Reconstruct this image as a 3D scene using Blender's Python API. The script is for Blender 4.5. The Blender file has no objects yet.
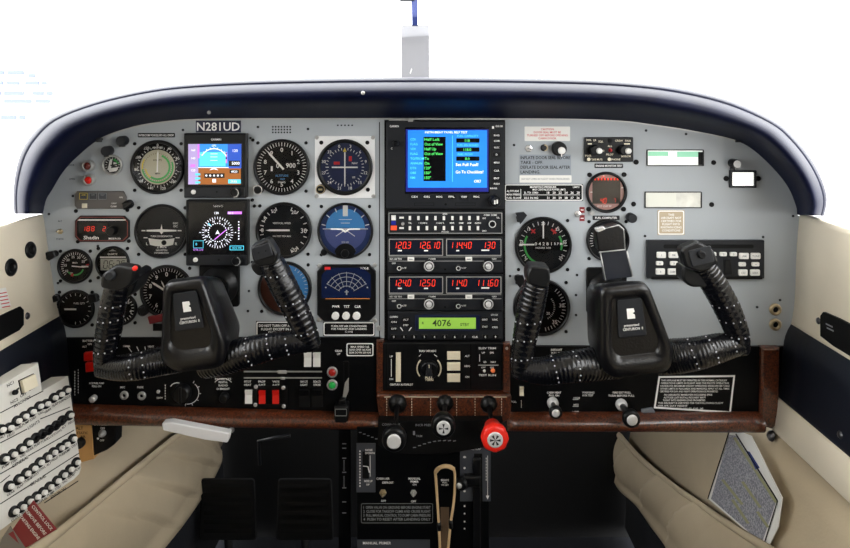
import bpy, bmesh, math, random
from mathutils import Vector, Matrix
random.seed(7)
sc = bpy.context.scene
COL = sc.collection
# ------------------------------------------------------------------ frame of reference
S = 0.0015            # metres per photograph pixel on the panel plane (y = 0)
D = 0.95              # distance from eye to panel
VX, VY, EZ = 425.0, 100.0, 1.0
def W(px, py, p=0.0):
    """world point seen at pixel (px,py), p metres in front of the panel plane"""
    k = S*(D-p)/D
    return Vector(((px-VX)*k, -p, EZ-(py-VY)*k))
EYE = Vector((0, -D, EZ))
def hit(px, py, P, N):
    d = W(px, py, 0)-EYE
    t = (P-EYE).dot(N)/d.dot(N)
    return EYE+d*t
R90 = Matrix.Rotation(math.pi/2, 3, 'X')

# ------------------------------------------------------------------ materials
def lin(h):
    if isinstance(h, str):
        c = [int(h[i:i+2], 16)/255 for i in (0, 2, 4)]
        return tuple((x/12.92 if x <= .04045 else ((x+.055)/1.055)**2.4) for x in c)
    return h
MATS = {}
def mat(name, col, rough=.5, metal=0, emit=0, noise=0, nscale=40, bump=0, bscale=300, spec=.5, coat=0, stretch=None):
    if name in MATS: return MATS[name]
    m = bpy.data.materials.new(name); m.use_nodes = True
    nt = m.node_tree; b = nt.nodes['Principled BSDF']
    c = lin(col)
    b.inputs['Base Color'].default_value = (*c, 1)
    b.inputs['Roughness'].default_value = rough
    b.inputs['Metallic'].default_value = metal
    b.inputs['Specular IOR Level'].default_value = spec
    b.inputs['Coat Weight'].default_value = coat
    b.inputs['Coat Roughness'].default_value = .08
    if emit:
        b.inputs['Emission Color'].default_value = (*c, 1)
        b.inputs['Emission Strength'].default_value = emit
    tc = nt.nodes.new('ShaderNodeTexCoord')
    src = tc.outputs['Object']
    if stretch:
        mp = nt.nodes.new('ShaderNodeMapping'); mp.inputs['Scale'].default_value = stretch
        nt.links.new(src, mp.inputs[0]); src = mp.outputs[0]
    n = nt.nodes.new('ShaderNodeTexNoise'); n.inputs['Scale'].default_value = nscale
    n.inputs['Detail'].default_value = 4
    nt.links.new(src, n.inputs['Vector'])
    if noise:
        r = nt.nodes.new('ShaderNodeValToRGB')
        r.color_ramp.elements[0].position = .3; r.color_ramp.elements[1].position = .7
        r.color_ramp.elements[0].color = (*[max(0, x*(1-noise)) for x in c], 1)
        r.color_ramp.elements[1].color = (*[min(1, x*(1+noise)) for x in c], 1)
        nt.links.new(n.outputs[0], r.inputs[0]); nt.links.new(r.outputs[0], b.inputs['Base Color'])
    if bump:
        n2 = nt.nodes.new('ShaderNodeTexNoise'); n2.inputs['Scale'].default_value = bscale; n2.inputs['Detail'].default_value = 3
        nt.links.new(src, n2.inputs['Vector'])
        bp = nt.nodes.new('ShaderNodeBump'); bp.inputs['Strength'].default_value = bump; bp.inputs['Distance'].default_value = .002
        nt.links.new(n2.outputs[0], bp.inputs['Height']); nt.links.new(bp.outputs[0], b.inputs['Normal'])
    MATS[name] = m
    return m
def glassmat(name, tint=(1, 1, 1), ior=1.45):
    m = bpy.data.materials.new(name); m.use_nodes = True
    nt = m.node_tree; nt.nodes.clear()
    o = nt.nodes.new('ShaderNodeOutputMaterial'); mx = nt.nodes.new('ShaderNodeMixShader')
    t = nt.nodes.new('ShaderNodeBsdfTransparent'); g = nt.nodes.new('ShaderNodeBsdfGlossy'); f = nt.nodes.new('ShaderNodeFresnel')
    t.inputs[0].default_value = (*tint, 1); g.inputs['Roughness'].default_value = .03; f.inputs[0].default_value = ior
    nt.links.new(f.outputs[0], mx.inputs[0]); nt.links.new(t.outputs[0], mx.inputs[1]); nt.links.new(g.outputs[0], mx.inputs[2])
    nt.links.new(mx.outputs[0], o.inputs[0])
    MATS[name] = m; return m
M = {}
M['panel'] = mat('panel grey paint', 'a5abb0', .42, noise=.03, nscale=6, bump=.03, bscale=900)
M['black'] = mat('black plastic', '090a0c', .38, spec=.3)
M['matte'] = mat('matte black', '060607', .6, spec=.2)
M['charcoal'] = mat('charcoal bezel', '1e2024', .42, spec=.3)
M['sub'] = mat('black switch panel paint', '050608', .42, spec=.16, bump=.02, bscale=900)
M['face'] = mat('dial black', '09090b', .5, spec=.12)
M['facegrey'] = mat('dial dark grey', '1d1f23', .5, spec=.12)
M['white'] = mat('white marking', 'f6f6f4', .5)
M['grey'] = mat('grey marking', '8d9094', .5)
M['chrome'] = mat('chrome', 'dcdcdc', .25, .65)
M['capsilver'] = mat('spun silver cap', 'dcdcdc', .4, .35)
M['steel'] = mat('dull steel', 'aeaeac', .4, .45)
M['brass'] = mat('brass', 'b8a888', .35, .8)
M['red'] = mat('red plastic', 'd41a10', .35)
M['redpaint'] = mat('bright red knob', 'e8271a', .35)
M['redmark'] = mat('red marking', 'c8242a', .5)
M['green'] = mat('green marking', '3fae52', .5)
M['yellow'] = mat('yellow marking', 'dcc54a', .5)
M['greenlamp'] = mat('green lamp lens', '1c8a3c', .2, emit=.15)
M['redlamp'] = mat('red lamp lens', '8e1a16', .2, emit=.1)
M['navy'] = mat('navy leather', '080e28', .5, spec=.16, noise=.25, nscale=25, bump=.12, bscale=420)
M['navypanel'] = mat('navy door trim', '040b1a', .5, bump=.05, bscale=500)
M['leather'] = mat('black leather', '07080c', .26, noise=.25, nscale=60, bump=.35, bscale=150)
M['hub'] = mat('black hub casing', '09090c', .28, noise=.15, nscale=30, bump=.18, bscale=350)
M['lace'] = mat('white lacing', 'b8b8be', .5)
M['cream'] = mat('cream trim', 'e0d6c2', .55, noise=.05, nscale=9, bump=.06, bscale=300)
M['creamcloth'] = mat('cream leather pocket', 'b9aa90', .6, noise=.08, nscale=10, bump=.1, bscale=260)
M['carpet'] = mat('navy carpet', '070b15', .95, noise=.5, nscale=300, bump=.5, bscale=500)
M['dark'] = mat('dark footwell paint', '060709', .8)
M['cbpanel'] = mat('off white breaker panel', 'd8d6cf', .5)
M['cardwhite'] = mat('white card', 'e4e3de', .55)
M['navyplate'] = mat('navy placard', '0e1838', .4)
M['beige'] = mat('tan label', 'b7a78c', .55)
M['tan'] = mat('tan box', 'b98d55', .55, noise=.1)
M['tancord'] = mat('tan cord', 'd0b186', .7, bump=.2, bscale=900)
M['greyplate'] = mat('grey plate', '3a3d44', .5)
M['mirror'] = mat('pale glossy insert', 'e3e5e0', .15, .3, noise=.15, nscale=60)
M['rustline'] = mat('rust red line', '74302a', .5)
M['annun'] = mat('annunciator grey', '5b5755', .45)
M['dullred'] = mat('dull red lens', '6a2a22', .25)
M['gunmetal'] = mat('gunmetal', '5a5a5e', .28, .9)
M['reddark'] = mat('dark red tag', '7c1820', .45)
M['dred'] = mat('red digits', 'ff3a22', .5, emit=.3)
M['lcd'] = mat('lcd green', '8fbf4a', .5, emit=.18)
M['lcdink'] = mat('lcd ink', '27401c', .5)
M['scrblue'] = mat('screen blue', '1d7fe8', .4, emit=0.30)
M['scrsky'] = mat('screen sky', '2f8fe6', .4, emit=0.30)
M['scrskyd'] = mat('screen deep blue', '2a55c0', .4, emit=0.27)
M['scrbrown'] = mat('screen brown', '9a5a22', .4, emit=0.27)
M['scrviolet'] = mat('screen lilac', 'b7a4d8', .4, emit=0.23)
M['scrblack'] = mat('screen black', '050508', .25)
M['scrwhite'] = mat('screen white', 'f2f4ff', .4, emit=0.39)
M['scrcyan'] = mat('screen cyan', '58d8f4', .4, emit=0.31)
M['scrgreen'] = mat('screen green', '52e06a', .4, emit=0.31)
M['scrmag'] = mat('screen magenta', 'd07af0', .4, emit=0.31)
M['cream2'] = mat('cream dial', 'bdb9a0', .5)
M['ivory'] = mat('ivory plastic', 'e8dfc6', .45)
M['whitelamp'] = mat('white plastic', 'e9e8e4', .4)
M['attblue'] = mat('horizon blue', '4f9bdc', .45)
M['attnavy'] = mat('horizon dark blue', '253a70', .45)
M['dialblue'] = mat('dial navy', '18264e', .4)
M['brown'] = mat('horizon brown', '5a3326', .5)
M['pink'] = mat('pink grey dial', 'b98f88', .45)
M['glass'] = glassmat('instrument glass', ior=1.3)
M['pane'] = glassmat('window glass', (.97, .98, .98), 1.3)
def wood():
    m = bpy.data.materials.new('burl walnut'); m.use_nodes = True; nt = m.node_tree; b = nt.nodes['Principled BSDF']
    tc = nt.nodes.new('ShaderNodeTexCoord'); mp = nt.nodes.new('ShaderNodeMapping'); mp.inputs['Scale'].default_value = (1, 1, 1)
    n = nt.nodes.new('ShaderNodeTexNoise'); n.inputs['Scale'].default_value = 260; n.inputs['Detail'].default_value = 6; n.inputs['Distortion'].default_value = 1.5
    r = nt.nodes.new('ShaderNodeValToRGB')
    r.color_ramp.elements[0].position = .35; r.color_ramp.elements[0].color = (*lin('1d0b07'), 1)
    r.color_ramp.elements[1].position = .68; r.color_ramp.elements[1].color = (*lin('70371a'), 1)
    nt.links.new(tc.outputs['Object'], mp.inputs[0]); nt.links.new(mp.outputs[0], n.inputs['Vector']); nt.links.new(n.outputs[0], r.inputs[0])
    nt.links.new(r.outputs[0], b.inputs['Base Color']); b.inputs['Roughness'].default_value = .38
    b.inputs['Coat Weight'].default_value = 1; b.inputs['Coat Roughness'].default_value = .15
    return m
M['wood'] = wood()

# ------------------------------------------------------------------ objects
def tag(o, label, cat, group=None, kind=None):
    if label: o['label'] = label
    if cat: o['category'] = cat
    if group: o['group'] = group
    if kind: o['kind'] = kind
    return o
def mesh_obj(name, v, f, m, parent=None, smooth=None):
    me = bpy.data.meshes.new(name); me.from_pydata([tuple(x) for x in v], [], f)
    me.materials.append(M[m] if isinstance(m, str) else m)
    if smooth is True:
        me.polygons.foreach_set('use_smooth', [True]*len(f))
    elif smooth:
        me.polygons.foreach_set('use_smooth', smooth)
    me.update()
    o = bpy.data.objects.new(name, me); COL.objects.link(o)
    if parent is not None: o.parent = parent
    return o
def empty(name, loc, rot=None):
    o = bpy.data.objects.new(name, None); o.empty_display_size = .01; COL.objects.link(o)
    mw = Matrix.Translation(loc)
    if rot is not None: mw = mw @ rot.to_4x4()
    o.matrix_world = mw
    return o

_tc = {}
def text_mesh(s):
    if s in _tc: return _tc[s]
    cu = bpy.data.curves.new('t', 'FONT'); cu.body = s; cu.resolution_u = 2; cu.offset = .014
    o = bpy.data.objects.new('t', cu); COL.objects.link(o)
    dg = bpy.context.evaluated_depsgraph_get(); dg.update()
    me = o.evaluated_get(dg).to_mesh()
    v = [(p.co.x, p.co.y) for p in me.vertices]; f = [tuple(p.vertices) for p in me.polygons]
    o.evaluated_get(dg).to_mesh_clear()
    bpy.data.objects.remove(o); bpy.data.curves.remove(cu)
    if v:
        x0 = min(a for a, _ in v); x1 = max(a for a, _ in v)
    else: x0 = x1 = 0
    _tc[s] = (v, f, x0, x1); return _tc[s]
CAP = .70
SEG = {'0': 'abcdef', '1': 'bc', '2': 'abged', '3': 'abgcd', '4': 'fgbc', '5': 'afgcd', '6': 'afgcde', '7': 'abc', '8': 'abcdefg', '9': 'abcfgd'}

def arcpts(cx, cy, r, a0, a1, n):
    """clockwise-from-top angles in degrees, image coordinates"""
    return [(cx+r*math.sin(math.radians(a0+(a1-a0)*i/n)), cy-r*math.cos(math.radians(a0+(a1-a0)*i/n))) for i in range(n+1)]
def rrpts(x0, y0, x1, y1, r, n=4):
    r = min(r, abs(x1-x0)/2, abs(y1-y0)/2)
    if r <= 0: return [(x0, y0), (x1, y0), (x1, y1), (x0, y1)]
    P = []
    for cx, cy, a in ((x0+r, y0+r, 270), (x1-r, y0+r, 0), (x1-r, y1-r, 90), (x0+r, y1-r, 180)):
        P += arcpts(cx, cy, r, a, a+90, n)
    return P
def octpts(x0, y0, x1, y1, c):
    return [(x0+c, y0), (x1-c, y0), (x1, y0+c), (x1, y1-c), (x1-c, y1), (x0+c, y1), (x0, y1-c), (x0, y0+c)]
def roundpoly(P, r, n=4):
    out = []
    for i in range(len(P)):
        a, b, c = Vector(P[i-1]), Vector(P[i]), Vector(P[(i+1) % len(P)])
        u = (a-b).normalized(); w = (c-b).normalized()
        p0 = b+u*r; p1 = b+w*r
        for k in range(n+1):
            t = k/n
            q = p0*(1-t)**2+b*2*t*(1-t)+p1*t*t
            out.append((q.x, q.y))
    return out
def rot2(P, cx, cy, deg):
    a = math.radians(deg); c, s = math.cos(a), math.sin(a)       # positive = clockwise on the picture
    return [(cx+(x-cx)*c-(y-cy)*s, cy+(x-cx)*s+(y-cy)*c) for x, y in P]
def shrink(P, d):
    """offset a convex polygon inwards"""
    n = len(P); A = sum(P[i-1][0]*P[i][1]-P[i][0]*P[i-1][1] for i in range(n)); sg = 1 if A > 0 else -1
    out = []
    for i in range(n):
        x0, y0 = P[i-1]; x1, y1 = P[i]; x2, y2 = P[(i+1) % n]
        e1 = Vector((x1-x0, y1-y0)); e2 = Vector((x2-x1, y2-y1))
        if e1.length < 1e-9: e1 = e2
        if e2.length < 1e-9: e2 = e1
        e1.normalize(); e2.normalize()
        n1 = Vector((-e1.y, e1.x))*sg; n2 = Vector((-e2.y, e2.x))*sg
        m = n1+n2
        if m.length < 1e-6: m = n1
        m.normalize(); q = d/max(.35, m.dot(n1))
        out.append((x1+m.x*q, y1+m.y*q))
    return out

class Bd:
    """collects face-on shapes given in picture pixels; z is pixels out of the surface"""
    def __init__(s, ox, oy, k): s.ox, s.oy, s.k = ox, oy, k; s.v = []; s.f = []; s.s = []
    def P(s, x, y, z): return ((x-s.ox)*s.k, (s.oy-y)*s.k, z*s.k)
    def add(s, v, f, sm=False):
        n = len(s.v); s.v += v; s.f += [tuple(i+n for i in q) for q in f]; s.s += [sm]*len(f); return s
    def prism(s, P, z0, z1, ch=0, cap0=False):
        n = len(P)
        A = sum(P[i-1][0]*P[i][1]-P[i][0]*P[i-1][1] for i in range(n))
        if A > 0: P = P[::-1]
        rings = [(P, z0)]
        if ch: rings += [(P, z1-ch), (shrink(P, ch), z1)]
        else: rings += [(P, z1)]
        v = [s.P(x, y, z) for R, z in rings for x, y in R]
        f = [(r*n+i, r*n+(i+1) % n, (r+1)*n+(i+1) % n, (r+1)*n+i) for r in range(len(rings)-1) for i in range(n)]
        f.append(tuple(range((len(rings)-1)*n, len(rings)*n)))
        if cap0: f.append(tuple(range(n-1, -1, -1)))
        return s.add(v, f)
    def box(s, x0, y0, x1, y1, z0, z1, ch=0, r=0): return s.prism(rrpts(min(x0, x1), min(y0, y1), max(x0, x1), max(y0, y1), r, 3), z0, z1, ch)
    def flat(s, P, z): return s.add([s.P(x, y, z) for x, y in P], [tuple(range(len(P)))])
    def rect(s, x0, y0, x1, y1, z): return s.flat([(x0, y1), (x1, y1), (x1, y0), (x0, y0)], z)
    def loop(s, P, Q, z0, z1):
        """a raised band between outline P and inner outline Q (same number of points)"""
        n = len(P); v = [s.P(x, y, z) for R, z in ((P, z0), (P, z1), (Q, z1), (Q, z0)) for x, y in R]
        return s.add(v, [(r*n+i, r*n+(i+1) % n, (r+1)*n+(i+1) % n, (r+1)*n+i) for r in range(3) for i in range(n)])
    def rframe(s, x0, y0, x1, y1, w, z0, z1, r=0):
        return s.loop(rrpts(x0, y0, x1, y1, r+.01), rrpts(x0+w, y0+w, x1-w, y1-w, max(r-w, .01)), z0, z1)
    def lathe(s, cx, cy, prof, n=32, sm=True, cap=True, sq=1):
        v = []; f = []
        for r, z in prof:
            for i in range(n):
                a = 2*math.pi*i/n; v.append(s.P(cx+r*math.cos(a), cy+r*sq*math.sin(a), z))
        for k in range(len(prof)-1):
            for i in range(n):
                f.append((k*n+i, k*n+(i+1) % n, (k+1)*n+(i+1) % n, (k+1)*n+i))
        s.add(v, f, sm)
        if cap and prof[-1][0] > 0:
            m = len(prof)-1; s.add([v[m*n+i] for i in range(n)], [tuple(range(n-1, -1, -1))])
        return s
    def disc(s, cx, cy, r, z, n=32): return s.flat(arcpts(cx, cy, r, 360, 0, n)[:-1], z)
    def arc(s, cx, cy, r0, r1, a0, a1, z):
        n = max(2, int(abs(a1-a0)/8)); A = arcpts(cx, cy, r0, a0, a1, n); B = arcpts(cx, cy, r1, a0, a1, n)
        return s.add([s.P(x, y, z) for x, y in A+B], [(i, i+1, n+1+i+1, n+1+i) for i in range(n)])
    def line(s, x0, y0, x1, y1, w, z):
        d = Vector((x1-x0, y1-y0)); d.normalize(); nx, ny = -d.y*w/2, d.x*w/2
        return s.flat([(x0+nx, y0+ny), (x1+nx, y1+ny), (x1-nx, y1-ny), (x0-nx, y0-ny)], z)
    def ticks(s, cx, cy, r0, r1, n, a0, a1, w, z):
        for i in range(n+1):
            if i == n and abs(a1-a0) >= 360: break
            a = math.radians(a0+(a1-a0)*i/n); sx, sy = math.sin(a), -math.cos(a)
            s.line(cx+r0*sx, cy+r0*sy, cx+r1*sx, cy+r1*sy, w, z)
        return s
    def needle(s, cx, cy, a, L, w, z, tail=4):
        a = math.radians(a); u = (math.sin(a), -math.cos(a)); n = (-u[1], u[0])
        return s.prism([(cx-u[0]*tail+n[0]*w/2, cy-u[1]*tail+n[1]*w/2), (cx+u[0]*L*.8+n[0]*w/2, cy+u[1]*L*.8+n[1]*w/2), (cx+u[0]*L, cy+u[1]*L),
                        (cx+u[0]*L*.8-n[0]*w/2, cy+u[1]*L*.8-n[1]*w/2), (cx-u[0]*tail-n[0]*w/2, cy-u[1]*tail-n[1]*w/2)], z, z+.25)
    def text(s, t, x, y, h, z, w=None, al='c', rot=0):
        """t at x (centre/left/right), vertical centre y, cap height h, fitted to width w if given"""
        v, f, x0, x1 = text_mesh(t)
        if not v: return s
        sy = h/CAP; sx = sy if w is None else w/max(1e-6, x1-x0); wd = (x1-x0)*sx
        ox = x-wd/2 if al == 'c' else (x if al == 'l' else x-wd)
        P = [(ox+(a-x0)*sx, y+h/2-b*sy) for a, b in v]
        if rot: P = rot2(P, x, y, rot)
        return s.add([s.P(a, b, z) for a, b in P], f)
    def nums(s, cx, cy, r, L, a0, a1, h, z, last=True):
        n = len(L)-1 if last else len(L)
        for i, t in enumerate(L):
            a = math.radians(a0+(a1-a0)*i/max(1, n)); s.text(str(t), cx+r*math.sin(a), cy-r*math.cos(a), h, z)
        return s
    def seg7(s, t, x, y, h, z, adv=None, w=None):
        w = w or h*.55; adv = adv or w*1.45; th = h*.095; sl = .12
        def q(ax, ay, bx, by):
            s.line(x+ax*w+(1-ay)*h*sl, y+ay*h, x+bx*w+(1-by)*h*sl, y+by*h, th, z)
        for c in t:
            if c == '.':
                x -= adv-w; s.box(x+.2*w, y+h-th*1.2, x+.2*w+th*1.3, y+h+th*.3, z-.05, z); x += adv-w; continue
            if c != ' ':
                for g in SEG[c]:
                    e = .08
                    q(*{'a': (e, 0, 1-e, 0), 'b': (1, .04, 1, .46), 'c': (1, .54, 1, .96), 'd': (e, 1, 1-e, 1), 'e': (0, .54, 0, .96), 'f': (0, .04, 0, .46), 'g': (e, .5, 1-e, .5)}[g])
            x += adv
        return s

class T:
    """a top-level thing: an Empty on a surface, local x right, y up, z out"""
    def __init__(s, name, label, cat, cx, cy, p=0.0, group=None, at=None, rot=None, k=None):
        s.ox, s.oy = cx, cy
        s.k = k or S*(D-p)/D
        s.root = empty(name, at if at is not None else W(cx, cy, p), rot if rot is not None else R90)
        tag(s.root, label, cat, group)
    def b(s): return Bd(s.ox, s.oy, s.k)
    def part(s, name, m, b, parent=None, label=None):
        o = mesh_obj(name, b.v, b.f, m, parent or s.root, b.s)
        if label: o['label'] = label
        return o
def copy_part(o, parent, loc):
    c = o.copy(); COL.objects.link(c); c.parent = parent; c.location = loc; return c

_scr = {}
def screws(t, pts, m='matte', r=1.7, z=.9, name='screw'):
    key = (m, r, z, round(t.k, 7))
    for x, y in pts:
        if key not in _scr:
            b = Bd(0, 0, t.k); b.lathe(0, 0, [(r, 0), (r, z*.7), (r*.75, z)], 12); b.line(-r*.6, 0, r*.6, 0, r*.3, z+.02)
            o = mesh_obj(name, b.v, b.f, m, t.root, b.s); _scr[key] = o
            o.location = ((x-t.ox)*t.k, (t.oy-y)*t.k, 0)
        else:
            c = copy_part(_scr[key], t.root, ((x-t.ox)*t.k, (t.oy-y)*t.k, 0)); c.name = name
def corners(cx, cy, d): return [(cx-d, cy-d), (cx+d, cy-d), (cx-d, cy+d), (cx+d, cy+d)]

def dial(name, label, cx, cy, r, face='face', bezel='black', inner=.86, cat='gauge', group=None, sc_=True, h=3.2, glass=True):
    t = T(name, label, cat, cx, cy, 0, group)
    t.part('bezel', bezel, t.b().lathe(cx, cy, [(r, 0), (r, h*.7), (r*.965, h), (r*(inner+.03), h), (r*inner, h*.6), (r*inner, .6)], 48, cap=False))
    t.part('dial_face', face, t.b().disc(cx, cy, r*inner+.4, .7, 48))
    if glass: t.part('cover_glass', 'glass', t.b().disc(cx, cy, r*inner+.2, h*.62, 48))
    if sc_: screws(t, corners(cx, cy, r*.86))
    return t
def knob(t, name, m, x, y, r, h, cap=None, z0=0, n=24):
    o = t.part(name, m, t.b().lathe(x, y, [(r, z0), (r, z0+h*.85), (r*.85, z0+h)], n))
    if cap: t.part('cap', cap, t.b().disc(x, y, r*.6, z0+h+.05, 20), o)
    return o
# ------------------------------------------------------------------ glareshield and panel outline
ST = [((43, 214), (14, 214)), ((46, 200), (13, 195)), ((52, 190), (15, 175)), ((63, 172), (20, 155)), ((78, 156), (30, 137)), ((100, 139), (50, 118)),
      ((133, 127.5), (90, 102)), ((166, 122), (140, 90)), ((200, 119.7), (190, 83.5)), ((280, 119), (280, 79)), ((425, 119), (425, 77)), ((560, 119.5), (570, 79)),
      ((620, 121.5), (640, 83)), ((650, 125), (690, 90)), ((690, 131), (735, 102)), ((733, 140), (775, 121)), ((752, 149), (795, 138)), ((773, 168), (812, 160)),
      ((788, 187), (823, 182)), ((796, 206), (827, 200)), ((797, 215), (824, 216))]
def cr(p0, p1, p2, p3, t):
    return [.5*((2*b)+(-a+c)*t+(2*a-5*b+4*c-d)*t*t+(-a+3*b-3*c+d)*t**3) for a, b, c, d in zip(p0, p1, p2, p3)]
def spline(P, n):
    out = []
    for i in range(len(P)-1):
        a = P[max(0, i-1)]; d = P[min(len(P)-1, i+2)]
        for k in range(n): out.append(cr(a, P[i], P[i+1], d, k/n))
    out.append(list(P[-1])); return out
STF = spline([(*e, *o) for e, o in ST], 4)
PROF = [(0, 0), (.13, .02), (.27, .05), (.36, .075), (.46, .092), (.58, .1), (.70, .096), (.80, .082), (.865, .064), (.885, .056), (.915, .056), (.965, .046), (1.0, .02)]
PROF = spline(PROF, 2)
v = []; f = []
for ex, ey, ox, oy in STF:
    row = [W(ex+(ox-ex)*a, ey+(oy-ey)*a, p) for a, p in PROF]
    q = row[-1]
    row += [Vector((q.x*.985, .14, q.z-.012)), Vector((q.x*.95, .5, q.z-.07))]
    v += row
n = len(PROF)+2
for i in range(len(STF)-1):
    for j in range(n-1): f.append((i*n+j, (i+1)*n+j, (i+1)*n+j+1, i*n+j+1))
f.append(tuple(range(n))); m0 = (len(STF)-1)*n; f.append(tuple(range(m0+n-1, m0-1, -1)))
gs = empty('glareshield', W(425, 100, .05))
tag(gs, 'navy padded glareshield hood with rolled lip arching over the instrument panel', 'glareshield')
mesh_obj('padded_hood', [q-gs.location for q in v], f, 'navy', gs, True)
# thin bright edging where hood meets panel
ev = []; ef = []
sub = [s for s in STF if 98 < s[0] < 742]
for ex, ey, ox, oy in sub:
    ev += [W(ex, ey+.6, .0)-gs.location, W(ex, ey+.6, .004)-gs.location, W(ex, ey-.9, .004)-gs.location, W(ex, ey-.9, 0)-gs.location]
for i in range(len(sub)-1):
    for j in range(3): ef.append((i*4+j, i*4+j+1, i*4+4+j+1, i*4+4+j))
mesh_obj('edge_strip', ev, ef, 'steel', gs)
b = Bd(425, 100, 1)
for px, py, p in ((363, 93, .1), (209, 112.5, .045)):
    t = mesh_obj('snap', *(lambda B: (B.v, B.f))(Bd(0, 0, S*.9).lathe(0, 0, [(2, 0), (1.8, .8), (.8, 1.4)], 14)), 'steel', gs, True)
    t.matrix_basis = Matrix.Translation(W(px, py, p)-gs.location) @ R90.to_4x4()
# small latch clips under the hood
for px, py, wd in ((401, 119.5, 24), (90, 139, 26), (744, 141, 18)):
    B = Bd(px, py, S); B.box(px-wd/2, py-1, px+wd/2, py+1.2, 0, 3, .4); B.box(px+wd/2-5, py-1.5, px+wd/2, py+3, 2, 4, .4)
    t = mesh_obj('hood_clip', B.v, B.f, 'steel' if px == 401 else 'charcoal', gs); t.matrix_basis = Matrix.Translation(W(px, py, .003)-gs.location) @ R90.to_4x4()

# ------------------------------------------------------------------ instrument panel
top = [(e[0], e[1]) for e in STF]
outl = top+[(806, 218), (806, 346), (505, 345), (380, 338), (48, 337), (34, 218)]
ip = T('instrument_panel', 'large grey painted metal instrument panel with arched top edge', 'instrument panel', 425, 230)
B = ip.b(); B.prism(outl, -4, 0); ip.part('panel_plate', 'panel', B)
screws(ip, [(49, 214), (73, 196), (105, 148.5), (183, 130), (258, 127), (250.5, 138), (308, 129), (252, 262), (249, 291), (248, 311), (58, 283), (98, 246),
            (514, 145), (635, 162), (634, 204), (780, 300), (757, 307), (510, 276), (577, 275), (576, 295), (576, 315), (645, 236), (763, 237), (646, 130.5), (686, 134), (793, 216)], 'charcoal', 1.3, .6)
B = ip.b()
for j in range(3):
    for i in range(7): B.rect(272+i*2.9, 126+j*2.8, 273.6+i*2.9, 127.6+j*2.8, .1)
for i in range(5): B.rect(337+i*3.6, 124.6, 338.6+i*3.6, 126, .1)
ip.part('vent_perforation', 'charcoal', B)
B = ip.b()
B.text('DOOR', 71, 165, 1.6, .1).text('OPEN', 72, 179, 1.6, .1).text('ALT', 60, 221, 1.6, .1).text('STATIC', 60, 239, 1.6, .1)
ip.part('lettering', 'charcoal', B)
# seam lines each side of the radio rack
B = ip.b(); B.rect(379, 122, 380, 338, .05); B.rect(196, 119.5, 196.7, 128, .05); B.rect(504.5, 122, 505.3, 345, .05)
ip.part('seam', 'charcoal', B)

# ------------------------------------------------------------------ cabin shell
def extr(name, prof, ys, m, parent=None, sgn=1, thick=.02):
    """section given in pixels at y=0, carried along y"""
    v = []; f = []
    P = [W(*q) for q in prof]; n = len(P)
    for y in ys:
        for q in P: v.append((q.x, y, q.z))
    for i in range(len(ys)-1):
        for j in range(n-1): f.append((i*n+j, i*n+j+1, (i+1)*n+j+1, (i+1)*n+j))
    o = mesh_obj(name, v, f, m, parent, True)
    md = o.modifiers.new('thickness', 'SOLIDIFY'); md.thickness = thick; md.offset = sgn
    return o
YS = [-.004-.05*i for i in range(6)]+[-.4, -.7, -1.2, -2.3]
def st(o): o['kind'] = 'structure'; return o
wl = st(extr('wall_left', spline([(44.5, 213.5), (46.5, 225), (50, 250), (56, 290), (61.5, 318)], 3), YS, 'cream', None, 1))
extr('armrest_band', spline([(60.3, 314), (66, 326), (69, 345), (71, 372), (76, 410)], 3), YS, 'navypanel', wl, 1)
YL = [.46, .35, .25, .15, .05]+YS
extr('kick_panel', [(77, 405), (77, 455), (84, 466), (108, 476), (116, 522), (125, 610)], YL, 'creamcloth', wl, 1)
extr('carpet_panel', [(124.7, 608), (128, 735)], YL, 'carpet', wl, 1)
wr = st(extr('wall_right', spline([(798, 214), (796, 235), (794.5, 262), (793, 300), (789, 326)], 3), YS, 'cream', None, -1))
extr('armrest_band', spline([(790.2, 322), (784, 334), (781, 352), (779, 380), (776, 396)], 3), YS, 'navypanel', wr, -1)
extr('trim_board', [(776.5, 395), (774, 397), (772, 412), (769.5, 426.5), (770, 427.6), (774.5, 428.2)], YS, 'cream', wr, -1)
extr('kick_panel', [(774, 427.5), (762, 456), (745, 500), (724, 628)], YL, 'creamcloth', wr, -1)
extr('carpet_panel', [(724.3, 626), (722, 735)], YL, 'carpet', wr, -1)
def quadobj(name, P, m): return mesh_obj(name, P, [tuple(range(len(P)))], m)
def boxw(name, x0, x1, y0, y1, z0, z1, m, parent=None):
    v = [(x, y, z) for x in (x0, x1) for y in (y0, y1) for z in (z0, z1)]
    return mesh_obj(name, v, [(0, 1, 3, 2), (4, 6, 7, 5), (0, 4, 5, 1), (2, 3, 7, 6), (0, 2, 6, 4), (1, 5, 7, 3)], m, parent)
st(boxw('floor', -.7, .7, -2.3, .52, -.02, .02, 'carpet'))
st(boxw('wall_front', -.66, .66, .47, .5, .0, .93, 'dark'))
st(boxw('wall_back', -.7, .7, -2.35, -2.3, 0, 1.4, 'navypanel'))
# roof: shallow arch
v = []; f = []
ys = [-.1, -.5, -1, -1.6, -2.35]; ns = 9
for y in ys:
    for i in range(ns):
        s_ = -1+2*i/(ns-1); v.append((s_*.62, y, 1.36-.1*s_*s_))
for i in range(len(ys)-1):
    for j in range(ns-1): f.append((i*ns+j, i*ns+j+1, (i+1)*ns+j+1, (i+1)*ns+j))
o = st(mesh_obj('ceiling', v, f, 'cream', None, True)); md = o.modifiers.new('t', 'SOLIDIFY'); md.thickness = .03; md.offset = 1
for sg, nm in ((-1, 'trim_1'), (1, 'trim_2')):
    o = st(boxw(nm, sg*.60, sg*.65, -1.2, -1.05, .8, 1.28, 'cream'))
    o = st(boxw('trim_%d' % (3 if sg < 0 else 4), sg*.60, sg*.65, -2.3, -1.9, .8, 1.28, 'cream'))
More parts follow.
